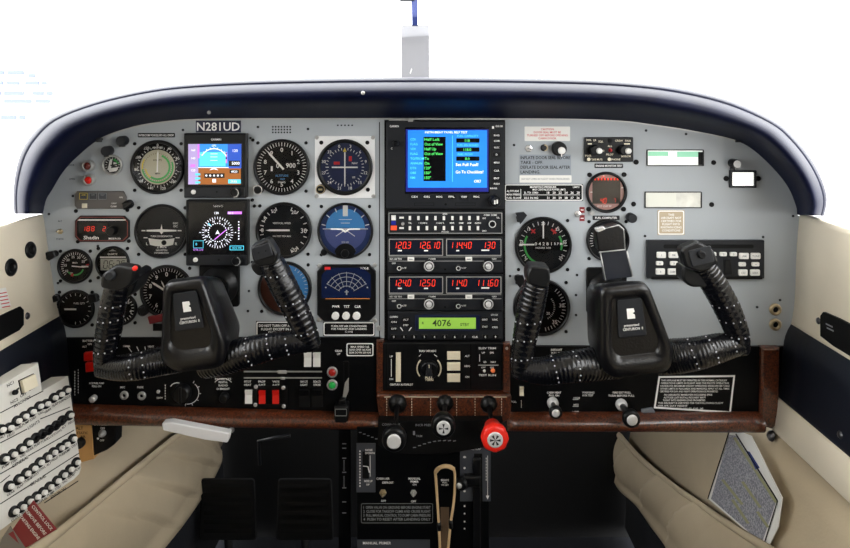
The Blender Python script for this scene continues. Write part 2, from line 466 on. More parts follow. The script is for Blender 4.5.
# panes
v = []; f = []; ns = 13
for t_ in (0, .5, 1):
    for i in range(ns):
        s_ = -1+2*i/(ns-1)
        bx, by, bz = s_*.67, .56-.5*s_*s_, .93-.06*s_*s_
        tx, ty, tz = s_*.61, -.1, 1.37-.1*s_*s_
        v.append((bx+(tx-bx)*t_, by+(ty-by)*t_, bz+(tz-bz)*t_+.03*math.sin(math.pi*t_)))
for i in range(2):
    for j in range(ns-1): f.append((i*ns+j, i*ns+j+1, (i+1)*ns+j+1, (i+1)*ns+j))
st(mesh_obj('window_1', v, f, 'pane', None, True))
for nm, sg in (('window_2', -1), ('window_3', 1)):
    st(mesh_obj(nm, [(sg*.66, .0, .84), (sg*.66, -2.3, .84), (sg*.62, -2.3, 1.27), (sg*.62, -.1, 1.27)], [(0, 1, 2, 3)], 'pane'))
# what stands beyond the windscreen
cp = T('windscreen_post', 'pale grey flat upright post beyond the windscreen centre', 'post', 415, 50, at=W(415, 50, -.3), k=S*(D+.3)/D)
B = cp.b(); B.box(401, 25, 429.5, 100, -6, 0, .6, 1); cp.part('post_blade', 'postgrey' if 'postgrey' in M else M.setdefault('postgrey', mat('post grey', '88888b', .6)), B)
B = cp.b(); B.text('I', 411, 71, 5, .05, rot=18); cp.part('marking', 'whitelamp', B)
cb = T('compass_bracket', 'narrow dark blue bar hanging in front of the pale windscreen post', 'bracket', 413, 10, at=W(413, 10, -.26), k=S*(D+.26)/D)
M['barblue'] = mat('bar blue', '1c2c66', .4)
B = cb.b(); B.prism([(410.6, -40), (417.4, -40), (418, 26), (412, 26)], -2, 2, .5); cb.part('bar', 'barblue', B)
B = cb.b(); B.box(399, -8, 415, 1.2, -5, 5, 1, 2); cb.part('clamp', 'charcoal', B)
# made-up building far out on the left; dashes stand for a windscreen reflection
M['bslab'] = mat('added backdrop slab', 'f4f4f6', .8); M['bdash'] = mat('reflection dash', '636b89', .6)
bd = empty('backdrop', Vector((-15.5, 20, 0))); tag(bd, 'washed out pale building added for bluish marks reflected in the left windscreen', 'backdrop')
o = boxw('backdrop_slab', -9, 5.2, 0, 3, -4, 4.2, 'bslab', bd)
rows = [(.76, 3), (.94, 4), (1.1, 6), (1.29, 7)]
for z, xs in ((1.84, ((.9, 1.6), (1.72, 2.25))), (1.74, ((2.4, 2.62),)), (1.5, ((1.2, 1.55), (1.7, 2.1), (2.3, 2.75), (2.85, 3.0))), (1.16, ((1.1, 1.5), (1.6, 2.25), (2.55, 2.9), (3.0, 3.2))), (.9, ((1.0, 1.45), (1.6, 2.5), (2.65, 3.1))), (.36, ((1.5, 2.0), (2.1, 2.3)))):
    for x0, x1 in xs:
        o = boxw('window', x0, x1, -.06, 0, z, z+.13, 'bdash', bd)  # added dash standing for a windscreen reflection, not a window
# ------------------------------------------------------------------ left panel instruments
def placard(name, label, x0, y0, x1, y1, m, ink, lines, border=None, h=None, z=.4, rot=0, cat='placard', r=.8, bw=.9, p=0, al='c', pad=2, wfit=True):
    t = T(name, label, cat, (x0+x1)/2, (y0+y1)/2, p)
    R = (lambda P: rot2(P, (x0+x1)/2, (y0+y1)/2, rot)) if rot else (lambda P: P)
    t.part('plate', m, t.b().prism(R(rrpts(x0, y0, x1, y1, r, 3)), 0, z))
    B = t.b()
    n = len(lines); ih = (y1-y0-2*pad+.6)/max(1, n)
    for i, L in enumerate(lines):
        hh = h or ih*.66; y = y0+pad-.3+ih*(i+.5)
        w = None
        if wfit and len(L)*hh*.85 > (x1-x0-2*pad): w = x1-x0-2*pad
        x = (x0+x1)/2 if al == 'c' else x0+pad
        B.text(L, x, y, hh, z+.08, w, al)
    if rot:
        a = math.radians(-rot); c, s_ = math.cos(a), math.sin(a); B.v = [(x*c-y*s_, x*s_+y*c, zz) for x, y, zz in B.v]
    if B.v: t.part('lettering', ink, B)
    if border:
        P = rrpts(x0+bw*.6, y0+bw*.6, x1-bw*.6, y1-bw*.6, r+.8, 3); Q = rrpts(x0+bw*1.7, y0+bw*1.7, x1-bw*1.7, y1-bw*1.7, r+.4, 3)
        t.part('border', border, t.b().loop(R(P), R(Q), z, z+.08))
    return t
placard('registration_placard', 'navy placard with white registration N281UD above the upper square display', 196, 120.5, 241, 132.5, 'navyplate', 'white', ['N281UD'], h=8.2, z=.6, r=.2, pad=1.5)
placard('text_placard', 'tiny black text strip above the tan faced airspeed gauge', 138, 133, 175, 137.4, 'matte', 'white', ['INTERCOM VOX/SQ ISO ALL CREW'], h=2, pad=1)

# airspeed
t = dial('airspeed_indicator', 'round airspeed gauge with tan face and green arcs beside the upper square display', 158, 167, 27, 'face', inner=.88)
t.part('centre_disc', 'cream2', t.b().disc(158, 167, 17.5, .9))
t.part('markings', 'white', t.b().ticks(158, 167, 18.5, 20.5, 36, 0, 360, .45, 1.0).nums(158, 167, 22, ['0', '40', '60', '80', '100', '120', '140', '160', '180', '200', '220'], 0, 330, 2.7, 1.0).text('AIRSPEED', 158, 147.5, 1.8, 1.0))
t.part('green_arc', 'green', t.b().arc(158, 167, 11, 13, 20, 215, 1.0).arc(158, 167, 14.4, 16, 70, 300, 1.0)); t.part('inner_scale', 'facegrey', t.b().ticks(158, 167, 13.2, 14.2, 40, 0, 360, .4, 1.02).text('KNOTS', 158, 160, 1.8, 1.0).text('MPH', 158, 173.5, 1.8, 1.0))
t.part('yellow_arc', 'yellow', t.b().arc(158, 167, 11.5, 13, 215, 262, 1.0).arc(158, 167, 14.5, 16, 262, 300, 1.02))
t.part('needle', 'white', t.b().needle(158, 167, 2, 17, 1.5, 1.3, 5))
knob(t, 'knob', 'black', 181.5, 168, 3.2, 6)
# small suction gauge
t = dial('suction_gauge', 'small chrome rimmed gauge at the upper far left of the panel', 113, 165, 10.2, 'facegrey', 'steel', .8, sc_=False)
t.part('markings', 'white', t.b().ticks(113, 165, 5.5, 7.6, 12, -130, 130, .5, .9).flat([(110, 160), (113, 158.5), (111.5, 168), (108, 170)], .85).flat([(114, 162), (118.5, 163), (117, 166), (113.5, 165)], .85).flat([(108, 168.5), (119, 167), (117, 171), (110, 172)], .85))
t.part('green_arc', 'green', t.b().arc(113, 165, 4.5, 6.5, 10, 80, .95)); t.part('needle', 'matte', t.b().needle(113, 165, 80, 6.5, 1.2, 1.0, 2))
for lab, x, y in (('small dark grey knob just above the chrome rimmed suction gauge', 109.5, 150.5), ('small dark grey knob under the hood left of the text strip', 124.5, 140.5)):
    t = T('dimmer_control', lab, 'knob', x, y); t.part('knob_body', 'charcoal', t.b().lathe(x, y, [(4.9, 0), (4.9, 8), (4.4, 8.6)], 24)); t.part('pointer', 'black', t.b().box(x-4, y+3, x+1, y+6, 0, 4, .5))
for lab, x, y, m in (('upper of the two small press lamps at far left, dull red lens', 90, 165.5, 'dullred'), ('lower of the two small press lamps at far left, brighter red lens', 91, 179.5, 'red')):
    t = T('warning_lamp', lab, 'lamp', x, y); t.part('housing', 'steel', t.b().lathe(x, y, [(5.6, 0), (5.6, 5.5), (4.9, 6.2), (3.9, 6.2), (3.7, 5.2)], 24, cap=False))
    t.part('lens', m, t.b().lathe(x, y, [(3.8, 4.6), (3.3, 5.8), (1.8, 6.8), (.3, 7.1)], 20))
# annunciator with three windows
t = T('annunciator_panel', 'dark grey annunciator unit with three square windows and a side knob', 'annunciator', 103, 200)
t.part('faceplate', 'annun', t.b().prism([(78, 191), (124, 191), (127, 197), (127, 203), (124, 208.5), (78, 208.5), (75.5, 205.5), (75.5, 194)], 0, 2.2, .6))
for i, x in enumerate((81, 90.5, 100)):
    t.part('window', 'greyplate', t.b().box(x, 192.5, x+8, 199, 2, 2.9, .3)); t.part('window_text', 'yellow' if i == 0 else 'grey', t.b().text(('ARM', 'OFF', 'TEST')[i], x+4, 194.5, 1.4, 3.0).rframe(x, 192.5, x+8, 199, .4, 2.85, 3.0))
t.part('button', 'ivory', t.b().box(83.5, 203, 88.5, 207.6, 2, 3.6, .5)); t.part('lettering', 'white', t.b().text('YAW', 115, 203, 1.6, 2.3).text('DAMP', 115, 206, 1.6, 2.3).text('ON', 122, 197, 1.6, 2.3))
o = t.part('selector_knob', 'black', t.b().lathe(129.5, 204, [(4.6, 0), (4.2, 6), (3, 6.6)], 20)); t.part('pointer', 'black', t.b().prism(rot2([(126, 201.5), (135, 200.5), (136.5, 203.5), (127, 208)], 130, 204, -8), 5, 9, .6), o)
# fuel flow unit
t = T('fuel_flow_indicator', 'octagonal black fuel flow unit with red border and red digits', 'indicator', 103, 228.5)
t.part('faceplate', 'black', t.b().prism(octpts(76, 215.5, 130, 241.5, 5), 0, 2.4, .5))
P = octpts(77, 216.5, 129, 240.5, 4.6); Q = octpts(77.8, 217.3, 128.2, 239.7, 4.4)
t.part('border', 'rustline', t.b().loop(P, Q, 2.3, 2.55)); t.part('display_window', 'scrblack', t.b().rect(80, 222.5, 109, 233.5, 2.5))
t.part('digits', 'dred', t.b().seg7('188', 83.5, 226, 4.4, 2.7, 4.6, 2.6).seg7('2', 104, 226, 4.4, 2.7, 4.6, 2.6))
t.part('lettering', 'white', t.b().rect(79, 219, 127, 220, 2.55).text('Shadin', 92.5, 237, 3.4, 2.55, 15).text('MADE IN USA', 116, 238, 1.7, 2.55, 12).text('FUEL FLOW', 116, 220.6, .1, 2.55))
knob(t, 'knob', 'black', 113.5, 230, 4.6, 7); screws(t, [(76, 211), (127.5, 210), (78, 241.5), (129, 241)], 'matte', 1.9)
# toggle at far left
def toggle(label, x, y, r=3, cm='chrome', lean=(0, 1.2), L=7, p=0):
    t = T('toggle_switch', label, 'switch', x, y, p)
    t.part('nut', cm, t.b().lathe(x, y, [(r, 0), (r, 1), (r*.6, 1.6)], 6, sm=False))
    B = t.b(); n = 10; vv = []
    for k, (z, q) in enumerate(((1, .8), (L*.8, 1.1), (L, 1.0))):
        for i in range(n):
            a = 6.2832*i/n; vv.append(B.P(x+lean[0]*z/2+q*math.cos(a), y+lean[1]*z/2+q*math.sin(a), z))
    B.add(vv, [(k*n+i, k*n+(i+1) % n, (k+1)*n+(i+1) % n, (k+1)*n+i) for k in range(2) for i in range(n)]+[tuple(range(2*n, 3*n))], True)
    t.part('lever', cm, B); return t
toggle('small chrome toggle at far left of the grey panel left of the fuel flow unit', 60.5, 231.5, 2.8, 'brass', (.1, -.35))
# manifold / fuel flow
t = dial('manifold_gauge', 'small round black gauge with green and red arcs at far left', 75.5, 266, 17.3)
t.part('markings', 'white', t.b().ticks(75.5, 266, 11.5, 14, 20, -130, 60, .6, 1).nums(75.5, 266, 9.5, ['10', '15', '20', '25', '30', '35'], -120, 60, 2.4, 1).text('MAN', 75.5, 262.5, 1.6, 1).rect(82, 265.5, 89, 267, 1).text('FF', 72, 273, 1.8, 1))
t.part('green_arc', 'green', t.b().arc(75.5, 266, 8, 9.5, 110, 230, 1)); t.part('red_mark', 'redmark', t.b().arc(75.5, 266, 7.5, 10.5, 190, 205, 1.02).arc(75.5, 266, 11, 14, 80, 86, 1.02))
t.part('needle', 'white', t.b().needle(75.5, 266, 95, 11, 1, 1.3, 3)); 
t = dial('fuel_gauge', 'round black gauge with one white pointer in the lower far left', 76, 308.5, 19)
t.part('markings', 'white', t.b().ticks(76, 308.5, 13, 15.5, 12, -60, 180, .6, 1).text('FUEL QTY', 80, 303, 1.8, 1)); t.part('needle', 'white', t.b().rect(65, 308, 77, 309.7, 1.3))
def lever_knob(label, x, y, r, pts, m='black'):
    t = T('pointer_selector', label, 'knob', x, y); t.part('knob_body', m, t.b().lathe(x, y, [(r, 0), (r, 6), (r*.7, 7)], 20)); t.part('pointer', m, t.b().prism(pts, 4, 8, .7)); return t
lever_knob('black pointer knob at upper left of the green arc manifold gauge', 55.5, 253.5, 3.4, [(48, 251), (58, 249.5), (60, 255), (53, 259), (48.5, 256)])
lever_knob('black pointer knob left of the gauge with one white pointer', 57, 297, 3.4, [(52, 295), (62, 293), (64, 298), (56, 301)])
lever_knob('black pointer knob right of the gauge with one white pointer', 95.5, 297, 4, [(91, 293), (99, 292), (102, 299), (93, 302)])
# clock
t = dial('digital_clock', 'round black digital clock reading 06:25 behind the left grip', 113, 263, 17, inner=.9)
t.part('display_window', 'lcdgrey' if 'lcdgrey' in M else M.setdefault('lcdgrey', mat('lcd grey', 'b9bab4', .4)), t.b().box(101, 258.5, 127, 270, .8, 1.2, .2))
t.part('digits', 'matte', t.b().seg7('06', 104, 260.5, 7.5, 1.35, 5.4, 3.6).seg7('25', 116, 260.5, 7.5, 1.35, 5.4, 3.6).rect(114, 262.5, 115, 263.5, 1.35).rect(114, 265.5, 115, 266.5, 1.35))
t.part('lettering', 'white', t.b().rect(100.5, 256.3, 127.5, 257.6, 1).text('QUARTZ', 113, 253.8, 1.7, 1).text('GMT', 113, 274, 1.8, 1)); t.part('emblem', 'grey', t.b().flat([(109, 251), (117, 251), (113, 249)], 1))
t = dial('vacuum_gauge', 'small round black gauge mostly hidden behind the left grip of left yoke', 121, 308.5, 16.5)
t.part('markings', 'white', t.b().ticks(121, 308.5, 11, 13.5, 14, 0, 200, .7, 1).text('4', 131, 311, 3, 1).text('5', 129, 302, 3, 1))
# turn coordinator
t = dial('turn_coordinator', 'round turn coordinator with white aeroplane symbol and ball tube', 162, 231, 27, 'facegrey', inner=.9)
t.part('plane_symbol', 'white', t.b().flat([(162, 224), (163, 229), (177, 229.6), (177, 231.2), (164, 231.6), (162, 234), (160, 231.6), (147, 231.2), (147, 229.6), (161, 229)], 1.2).rect(142, 229.8, 146, 231, 1.2).rect(178, 229.8, 182, 231, 1.2))
t.part('markings', 'white', t.b().text('TURN COORDINATOR', 162, 236, 1.8, 1.1, 22).text('L', 147.5, 243.5, 2.6, 1.1).text('R', 176.5, 243.5, 2.6, 1.1).text('2 MIN', 162, 246.5, 2.6, 1.1).text('NO PITCH', 162, 250, 1.7, 1.1).text('INFORMATION', 162, 252.6, 1.5, 1.1).text('DC', 176, 226, 2, 1.1).text('ELEC', 176, 223, 1.7, 1.1).rect(144, 237, 148, 238, 1.1).rect(176, 237, 180, 238, 1.1))
t.part('tube', 'whitelamp', t.b().prism([(149, 238), (156, 239), (162, 239.4), (168, 239), (175, 238), (173.5, 244.5), (168, 245.8), (156, 245.8), (150.5, 244.5)], 1, 1.4)); t.part('ball', 'matte', t.b().lathe(164.5, 242.4, [(2.6, 1.3), (2.2, 2), (.2, 2.4)], 16))
# altimeter like gauge
t = dial('encoding_altimeter', 'round black altimeter with white hands left of the left yoke hub', 167, 291, 26.5, inner=.9)
t.part('markings', 'white', t.b().ticks(167, 291, 20, 23, 50, 0, 360, .4, 1).nums(167, 291, 17, list('0123456789'), 0, 360, 4.2, 1, False).text('ALT', 172, 286, 2, 1))
t.part('needle', 'white', t.b().needle(167, 291, -58, 18, 2, 1.3, 5)); t.part('hundreds_needle', 'white', t.b().needle(167, 291, -25, 12, 1.2, 1.7, 4))
lever_knob('black round setting knob at lower left of the left altimeter', 145, 309, 5.4, [(141, 306), (147, 304), (149, 309), (144, 313)])
t = T('red_tab', 'small red tab with black holder below the left altimeter', 'tab', 157, 318); t.part('tab', 'reddark', t.b().prism([(149, 316), (165, 312.5), (166, 320), (151, 323)], 0, 4, .6)); t.part('holder', 'matte', t.b().box(154, 323.5, 167, 330, 0, 3, .5))

# ---- two square electronic displays
def g5(label, x0, y0, x1, y1):
    t = T('flight_display', label, 'display', (x0+x1)/2, (y0+y1)/2)
    t.part('case', 'black', t.b().box(x0, y0, x1, y1, 0, 7, 1.0, 1.2)); cy = y1-6.2
    t.part('lower_bezel', 'charcoal', t.b().box(x0+1.5, cy-4.6, x1-1.5, y1-.8, 6.5, 7.8, .5, .8))
    t.part('power_button', 'whitelamp', t.b().lathe(x0+10, cy, [(2.4, 7), (2.2, 9), (1.4, 9.4)], 20)); t.part('sensor', 'matte', t.b().disc(x0+33, cy, 1, 8))
    o = t.part('knob', 'black', t.b().lathe(x1-10, cy, [(4.7, 7), (4.5, 13), (3.6, 14)], 24)); t.part('knob_ring', 'chrome', t.b().arc(x1-10, cy, 3.7, 4.5, 20, 190, 14.05), o)
    t.part('maker_name', 'white', t.b().text('GARMIN', (x0+x1)/2+1, y0+6, 1.9, 7.1, 10)); screws(t, [(x1+4.5, y0+7), (x1+4, y1+3)], 'matte', 1.7)
    t.root.location.x += 1.9*S; t.root.location.z += .5*S
    return t
t = g5('upper square flight display showing blue sky over brown ground', 184.5, 133.5, 246.5, 197.5)
sc0 = t.part('screen', 'scrblack', t.b().rect(188.3, 143.5, 242.5, 184.5, 7.1)); z = 7.15
t.part('sky_field', 'scrsky', t.b().rect(196.5, 144, 241, 167.5, z), sc0); t.part('ground_field', 'scrbrown', t.b().rect(199, 167.5, 241, 184, z), sc0)
t.part('speed_tape', 'scrviolet', t.b().rect(189, 144, 199, 184, z+.05), sc0); t.part('altitude_tape', 'scrskyd', t.b().rect(228, 144, 241.5, 161, z+.05).rect(229, 161, 241.5, 168, z+.06), sc0)
t.part('sky_band', 'scrcyan', t.b().rect(200, 152, 226, 166, z+.03).rect(228.5, 179, 241, 183, z+.06).rect(196, 173, 201, 175, z+.1).rect(196, 177, 201, 179, z+.1).rect(196, 181, 201, 183, z+.1), sc0)
t.part('tape_band', 'scrmag', t.b().rect(198, 144, 200.3, 158, z+.08).rect(226, 152, 227.5, 163, z+.08).rect(191, 164, 196, 167, z+.08), sc0)
t.part('dark_readout', 'scrblack', t.b().rect(229, 160.5, 240, 166, z+.12).rect(230, 169.5, 239, 173, z+.12).rect(205, 173, 225, 177.5, z+.12).rect(226, 153, 227.3, 155, z+.12).rect(226, 157, 227.3, 159, z+.12), sc0)
B = t.b(); B.arc(214.5, 162, 13, 13.8, -60, 60, z+.2).ticks(214.5, 162, 13, 15, 8, -60, 60, .5, z+.2).rect(199, 166.9, 229, 167.6, z+.2).flat([(214.5, 166.5), (219, 170), (214.5, 168.8), (210, 170)], z+.22)
B.text('120', 235.5, 150.5, 2.6, z+.2).text('5000', 236, 163, 2.8, z+.2).text('4920', 234.5, 171.3, 2.2, z+.2).text('GPS', 214.5, 145.6, 1.8, z+.2).text('160', 194, 150, 2.2, z+.2).text('140', 194, 158, 2.2, z+.2).text('120', 194, 170, 2.2, z+.2)
for i in range(5): B.disc(207+i*3.8, 175.2, 1, z+.2, 10)
for y in (153.5, 156.5, 160): B.rect(211, y, 218, y+.5, z+.2)
B.rect(213, 178.5, 216.5, 182, z+.2).text('29.92', 234, 181, 2, z+.2); t.part('symbols', 'scrwhite', B, sc0)
t = g5('lower square flight display showing a white compass rose on black', 186.5, 199.5, 248, 264.5)
sc0 = t.part('screen', 'scrblack', t.b().rect(189.5, 202, 245.5, 253.5, 7.1)); z = 7.2
cx, cy = 218, 231.5
B = t.b(); B.ticks(cx, cy, 13.2, 15.6, 36, 0, 360, .5, z).ticks(cx, cy, 8.6, 9.6, 24, 0, 360, 1.0, z).nums(cx, cy, 11.6, ['N', '3', '6', 'E', '12', '15', 'S', '21', '24', 'W', '30', '33'], -20, 340, 2.1, z, False)
B.flat([(cx, cy-2.5), (cx+2.2, cy+2), (cx, cy+1), (cx-2.2, cy+2)], z).text('120', 217, 212.2, 2.2, z).text('GS 0', 231, 212.2, 1.8, z).rect(200, cy-.3, 201.5, cy+.3, z).rect(235, cy-.3, 236.5, cy+.3, z)
for i in range(7): B.disc(239, 221+i*2.8, .7, z, 8)
t.part('compass_rose', 'scrwhite', B, sc0); t.part('course_line', 'scrmag', t.b().line(cx+9, cy-3, cx-3, cy+7, .9, z+.02).rect(228, 210.8, 242, 213.4, z-.03).text('DTK 210', 199, 248.6, 1.8, z).rect(238.5, 227, 239.6, 228.4, z+.02), sc0)
t.part('wind_box', 'scrcyan', t.b().rframe(194, 239.5, 204, 247, .4, z-.02, z).text('0', 197, 243, 2.4, z).rframe(230, 244.5, 244, 249, .6, z-.02, z).text('HDG 098', 237, 246.7, 1.6, z).line(cx-9, cy-9, cx-7, cy-7, 1.2, z), sc0)

# ---- altimeter, CDI, VSI, attitude, backup
t = dial('altimeter', 'round altimeter with drum counter reading 900 right of the upper display', 282, 167, 28, 'face', inner=.91)
t.part('markings', 'white', t.b().ticks(282, 167, 21, 24.6, 50, 0, 360, .6, 1).nums(282, 167, 17.3, list('0123456789'), 0, 360, 4.2, 1, False).text('MB', 277, 164, .1, 1).text('IN HG', 282, 182, 1.9, 1).rect(271, 166, 273, 171, 1.05))
t.part('counter', 'scrblack', t.b().rframe(283, 160.5, 299, 170, .4, .9, 1.15)); t.part('counter_digits', 'white', t.b().text('900', 291, 165.3, 4.6, 1.1).text('0', 278, 165.5, 4.6, 1.1))
t.part('needle', 'white', t.b().needle(282, 167, -42, 22, 2, 1.5, 3)); t.part('feet_label', 'attblue', t.b().text('ALTITUDE', 282, 175.5, 2, 1).text('FEET', 283, 179, 1.6, 1))
o = knob(t, 'knob', 'black', 259.5, 189, 4.7, 7); t.part('knob_ring', 'chrome', t.b().arc(259.5, 189, 3.8, 4.6, 0, 360, 7.1), o)
t = T('course_indicator', 'course deviation gauge on square silver plate with blue reflective face', 'gauge', 345, 167)
t.part('mount_plate', 'platesilver' if 'platesilver' in M else M.setdefault('platesilver', mat('silver plate', 'e8e9ea', .45, .2)), t.b().prism(octpts(315, 136, 375, 198, 2), 0, 1.2, .3))
t.part('bezel', 'black', t.b().lathe(345, 167, [(28, 1), (28, 3), (27, 4), (24.5, 4), (24, 1.5)], 48, cap=False)); t.part('dial_face', 'dialblue', t.b().disc(345, 167, 24.3, 1.6, 48))

t.part('markings', 'white', t.b().ticks(345, 167, 17, 19.3, 36, 0, 360, .6, 1.8).nums(345, 167, 21.6, ['0', '3', '6', '9', '12', '15', '18', '21', '24', '27', '30', '33'], -15, 345, 3, 1.8, False).rect(332, 166.4, 358, 167.8, 2).text('NAV', 355, 163, 2, 1.8).text('GS', 354, 177, 1.8, 1.8).rect(326.5, 166.6, 329, 167.4, 2))
t.part('needle', 'white', t.b().rect(344.5, 152, 345.7, 184, 2.1)); t.part('lubber_mark', 'yellow', t.b().flat([(343, 151.5), (347, 151.5), (345, 147.5)], 1.9))
t.part('flag', 'redmark', t.b().box(334, 161.5, 340, 164.5, 1.7, 1.9).box(349, 156, 352, 161, 1.7, 1.9)); t.part('cover_glass', 'glass', t.b().disc(345, 167, 24.2, 3, 48))
o = knob(t, 'knob', 'black', 321.5, 188.5, 4.7, 7); t.part('knob_ring', 'brass', t.b().arc(321.5, 188.5, 3.7, 4.6, 0, 360, 7.1).rect(319.5, 187.6, 323.5, 189.4, 7.1), o)
screws(t, [(321.5, 142.5), (367.5, 142.5), (368, 189.5)], 'matte', 2.1, 2.2); screws(t, [(317, 137.5), (373, 137.5), (317, 196), (373.5, 196)], 'steel', 2, 2, 'rivet')
t = dial('vertical_speed_indicator', 'round climb gauge with large white arc halves beside the attitude gauge', 284, 230, 28, 'facegrey', inner=.91)

t.part('markings', 'white', t.b().ticks(284, 230, 20.5, 24, 12, -160, -20, .9, 1).ticks(284, 230, 20.5, 24, 8, 20, 160, .9, 1).text('0', 262.5, 230, 4, 1).text('5', 265, 218.5, 3.6, 1).text('10', 274, 211, 3.6, 1).text('20', 294, 212, 3.6, 1).text('20', 294.5, 249.5, 4, 1).text('10', 276, 250, 3.6, 1).text('30', 304, 230.5, 4.6, 1).text('VERTICAL SPEED', 282, 223, 1.7, 1, 18).text('100 FEET PER MIN', 282, 236, 1.6, 1, 18))
t.part('needle', 'white', t.b().needle(287, 230, -90, 21, 1.8, 1.4, 3))
t = dial('attitude_indicator', 'round attitude gauge with blue horizon right of the climb gauge', 345.5, 230.5, 28, 'attnavy', inner=.91)
P = arcpts(345.5, 228, 22, -90, 90, 18); t.part('sky_half', 'attblue', t.b().flat(arcpts(345.5, 228, 19.5, 90, -90, 18), 1.0)); 
t.part('lower_half', 'attviolet' if 'attviolet' in M else M.setdefault('attviolet', mat('horizon violet', '55629c', .45)), t.b().flat(arcpts(345.5, 229.5, 21, 270, 90, 18), 1.0))
t.part('markings', 'white', t.b().rect(343, 205, 348, 216, 1.3).ticks(345.5, 230.5, 20.5, 24.5, 6, -75, 75, .9, 1.2).rect(323, 228.3, 368, 229, 1.2).line(345.5, 229.5, 336, 236, .8, 1.2).line(345.5, 229.5, 355, 236, .8, 1.2).rect(341, 222.5, 350, 223.1, 1.2).rect(339, 219, 352, 219.6, 1.2).text('STD BY', 345.5, 242, 1.6, 1.2))
t.part('aircraft_bar', 'white', t.b().prism([(331, 228), (342, 228), (345.5, 230.6), (349, 228), (360, 228), (360, 229.3), (349.5, 229.5), (345.5, 232.5), (341.5, 229.5), (331, 229.3)], 1.6, 2))
t.part('mask', 'black', t.b().prism(arcpts(345.5, 254, 11, -75, 75, 10)+[(353, 257), (338, 257)], .8, 2.2, .3)); knob(t, 'knob', 'black', 345.5, 252.5, 4, 6); knob(t, 'cage_knob', 'black', 324.5, 251.5, 3.2, 5)
t = dial('horizon_gauge', 'round gauge with brown and blue face partly hidden behind right grip of left yoke', 285, 288, 27, 'brown', inner=.9)
t.part('sky_half', 'attblue', t.b().flat(arcpts(285, 288, 23.5, 120, 10, 12), .9))
t.part('markings', 'white', t.b().ticks(285, 288, 20, 23, 8, 30, 110, .5, 1))
# stormscope
t = T('lightning_detector', 'black octagonal weather display with fan grid and three white buttons', 'display', 346.5, 292)
t.part('faceplate', 'black', t.b().prism(octpts(317.5, 264, 376, 320.5, 6.5), 0, 3, .8)); t.part('screen', 'scrnavy' if 'scrnavy' in M else M.setdefault('scrnavy', mat('dark navy screen', '121c3c', .2)), t.b().prism([(330, 267), (363, 267), (371, 274), (371, 297), (322, 297), (322, 274)], 2.9, 3.1))
B = t.b(); cx, cy = 347, 294
for r in (9, 13.5, 18, 22): B.arc(cx, cy, r-.3, r+.3, -62, 62, 3.3)
for a in range(-60, 61, 20):
    q = math.radians(a); B.line(cx+8*math.sin(q), cy-8*math.cos(q), cx+23*math.sin(q), cy-23*math.cos(q), .5, 3.3)
for a in (-70, -55, 55, 70):
    q = math.radians(a); B.disc(cx+22*math.sin(q), cy-22*math.cos(q), .8, 3.35, 8)
B.rect(346.3, 289, 347.7, 294, 3.3).rect(345, 290.5, 349, 291.3, 3.3); t.part('grid', 'grey', B)
t.part('orange_line', 'orange' if 'orange' in M else M.setdefault('orange', mat('orange line', 'c98040', .5)), t.b().rect(326, 297.3, 370, 298, 3.2)); t.part('lettering', 'white', t.b().text('PWR', 336.5, 305.5, 2.4, 3.1).text('TST', 347, 305.5, 2.4, 3.1).text('CLR', 358, 305.5, 2.4, 3.1).text('WX-8', 364.5, 267.5, 2.2, 3.1)); t.part('badge', 'redmark', t.b().rect(325, 266, 331, 268.8, 3.15))
for x in (336, 346.5, 357): o = t.part('button', 'whitelamp', t.b().lathe(x, 314.5, [(3.8, 2.9), (3.8, 5), (3.2, 5.6)], 24))
screws(t, [(319.5, 265.5), (374.5, 265), (319, 319.5), (375, 320.5)], 'steel', 2.2, 1)
placard('placard', 'black placard with white border reading turn off air conditioner under the weather display', 323, 321.5, 375, 336, 'matte', 'white', ['TURN OFF AIR CONDITIONER', 'FOR TAKEOFF AND LANDING', '          C-1142'], 'white', pad=3.4)
placard('placard', 'black placard with white border partly hidden by right arm of left yoke', 256, 321, 300, 337, 'matte', 'white', ['DO NOT TURN OFF ALT IN', 'FLIGHT EXCEPT IN AN', 'EMERGENCY'], 'white', pad=3)
screws(T('panel_bolt', 'steel bolt at right of the air conditioner placard', 'bolt', 379, 328), [(379, 328)], 'steel', 2.6, 1.2)
# ------------------------------------------------------------------ centre radio stack
t = T('radio_rack', 'tall black rack frame holding the centre radios', 'rack', 445, 230); t.part('back_plate', 'matte', t.b().box(384.5, 120, 505, 341, 0, 1.2, .3))
z = 5
t = T('gps_navigator', 'large black navigator with blue self test screen at top of the centre rack', 'navigator', 445, 164, .0018)
t.part('faceplate', 'charcoal', t.b().box(386.5, 121, 504, 208, 0, z, .8, 1.5)); s0 = t.part('screen', 'scrblack', t.b().rect(405, 127, 489, 193, z+.05)); y = z+.1
M['scrdeep'] = mat('screen deep edge', '10186a', .4, emit=.5)
t.part('screen_edge', 'scrdeep', t.b().rect(406, 129, 488, 191, z+.07), s0)
t.part('page', 'scrblue', t.b().rect(408, 130, 486.5, 187, y), s0); t.part('value_box', 'scrblack', t.b().rect(423.5, 136.5, 445.5, 180.5, y+.05).rect(456, 138, 479, 142.3, y+.05).rect(456, 147, 479, 151.3, y+.05).rect(456, 156, 479, 160.3, y+.05), s0)
B = t.b()
for i, s_ in enumerate(['Half Left', 'Out of View', 'Half Up', 'Out of View', 'To', 'On', '120°', '150°', '150°']): B.text(s_, 424.5, 139+i*4.75, 2.7, y+.1, None if len(s_) < 6 else len(s_)*1.65, 'l')
B.text('118', 467, 140.2, 2.6, y+.1).text('118.0', 467, 149.2, 2.6, y+.1).text('0.0', 467, 158.2, 2.6, y+.1); t.part('value_text', 'scrgreen', B, s0)
B = t.b()
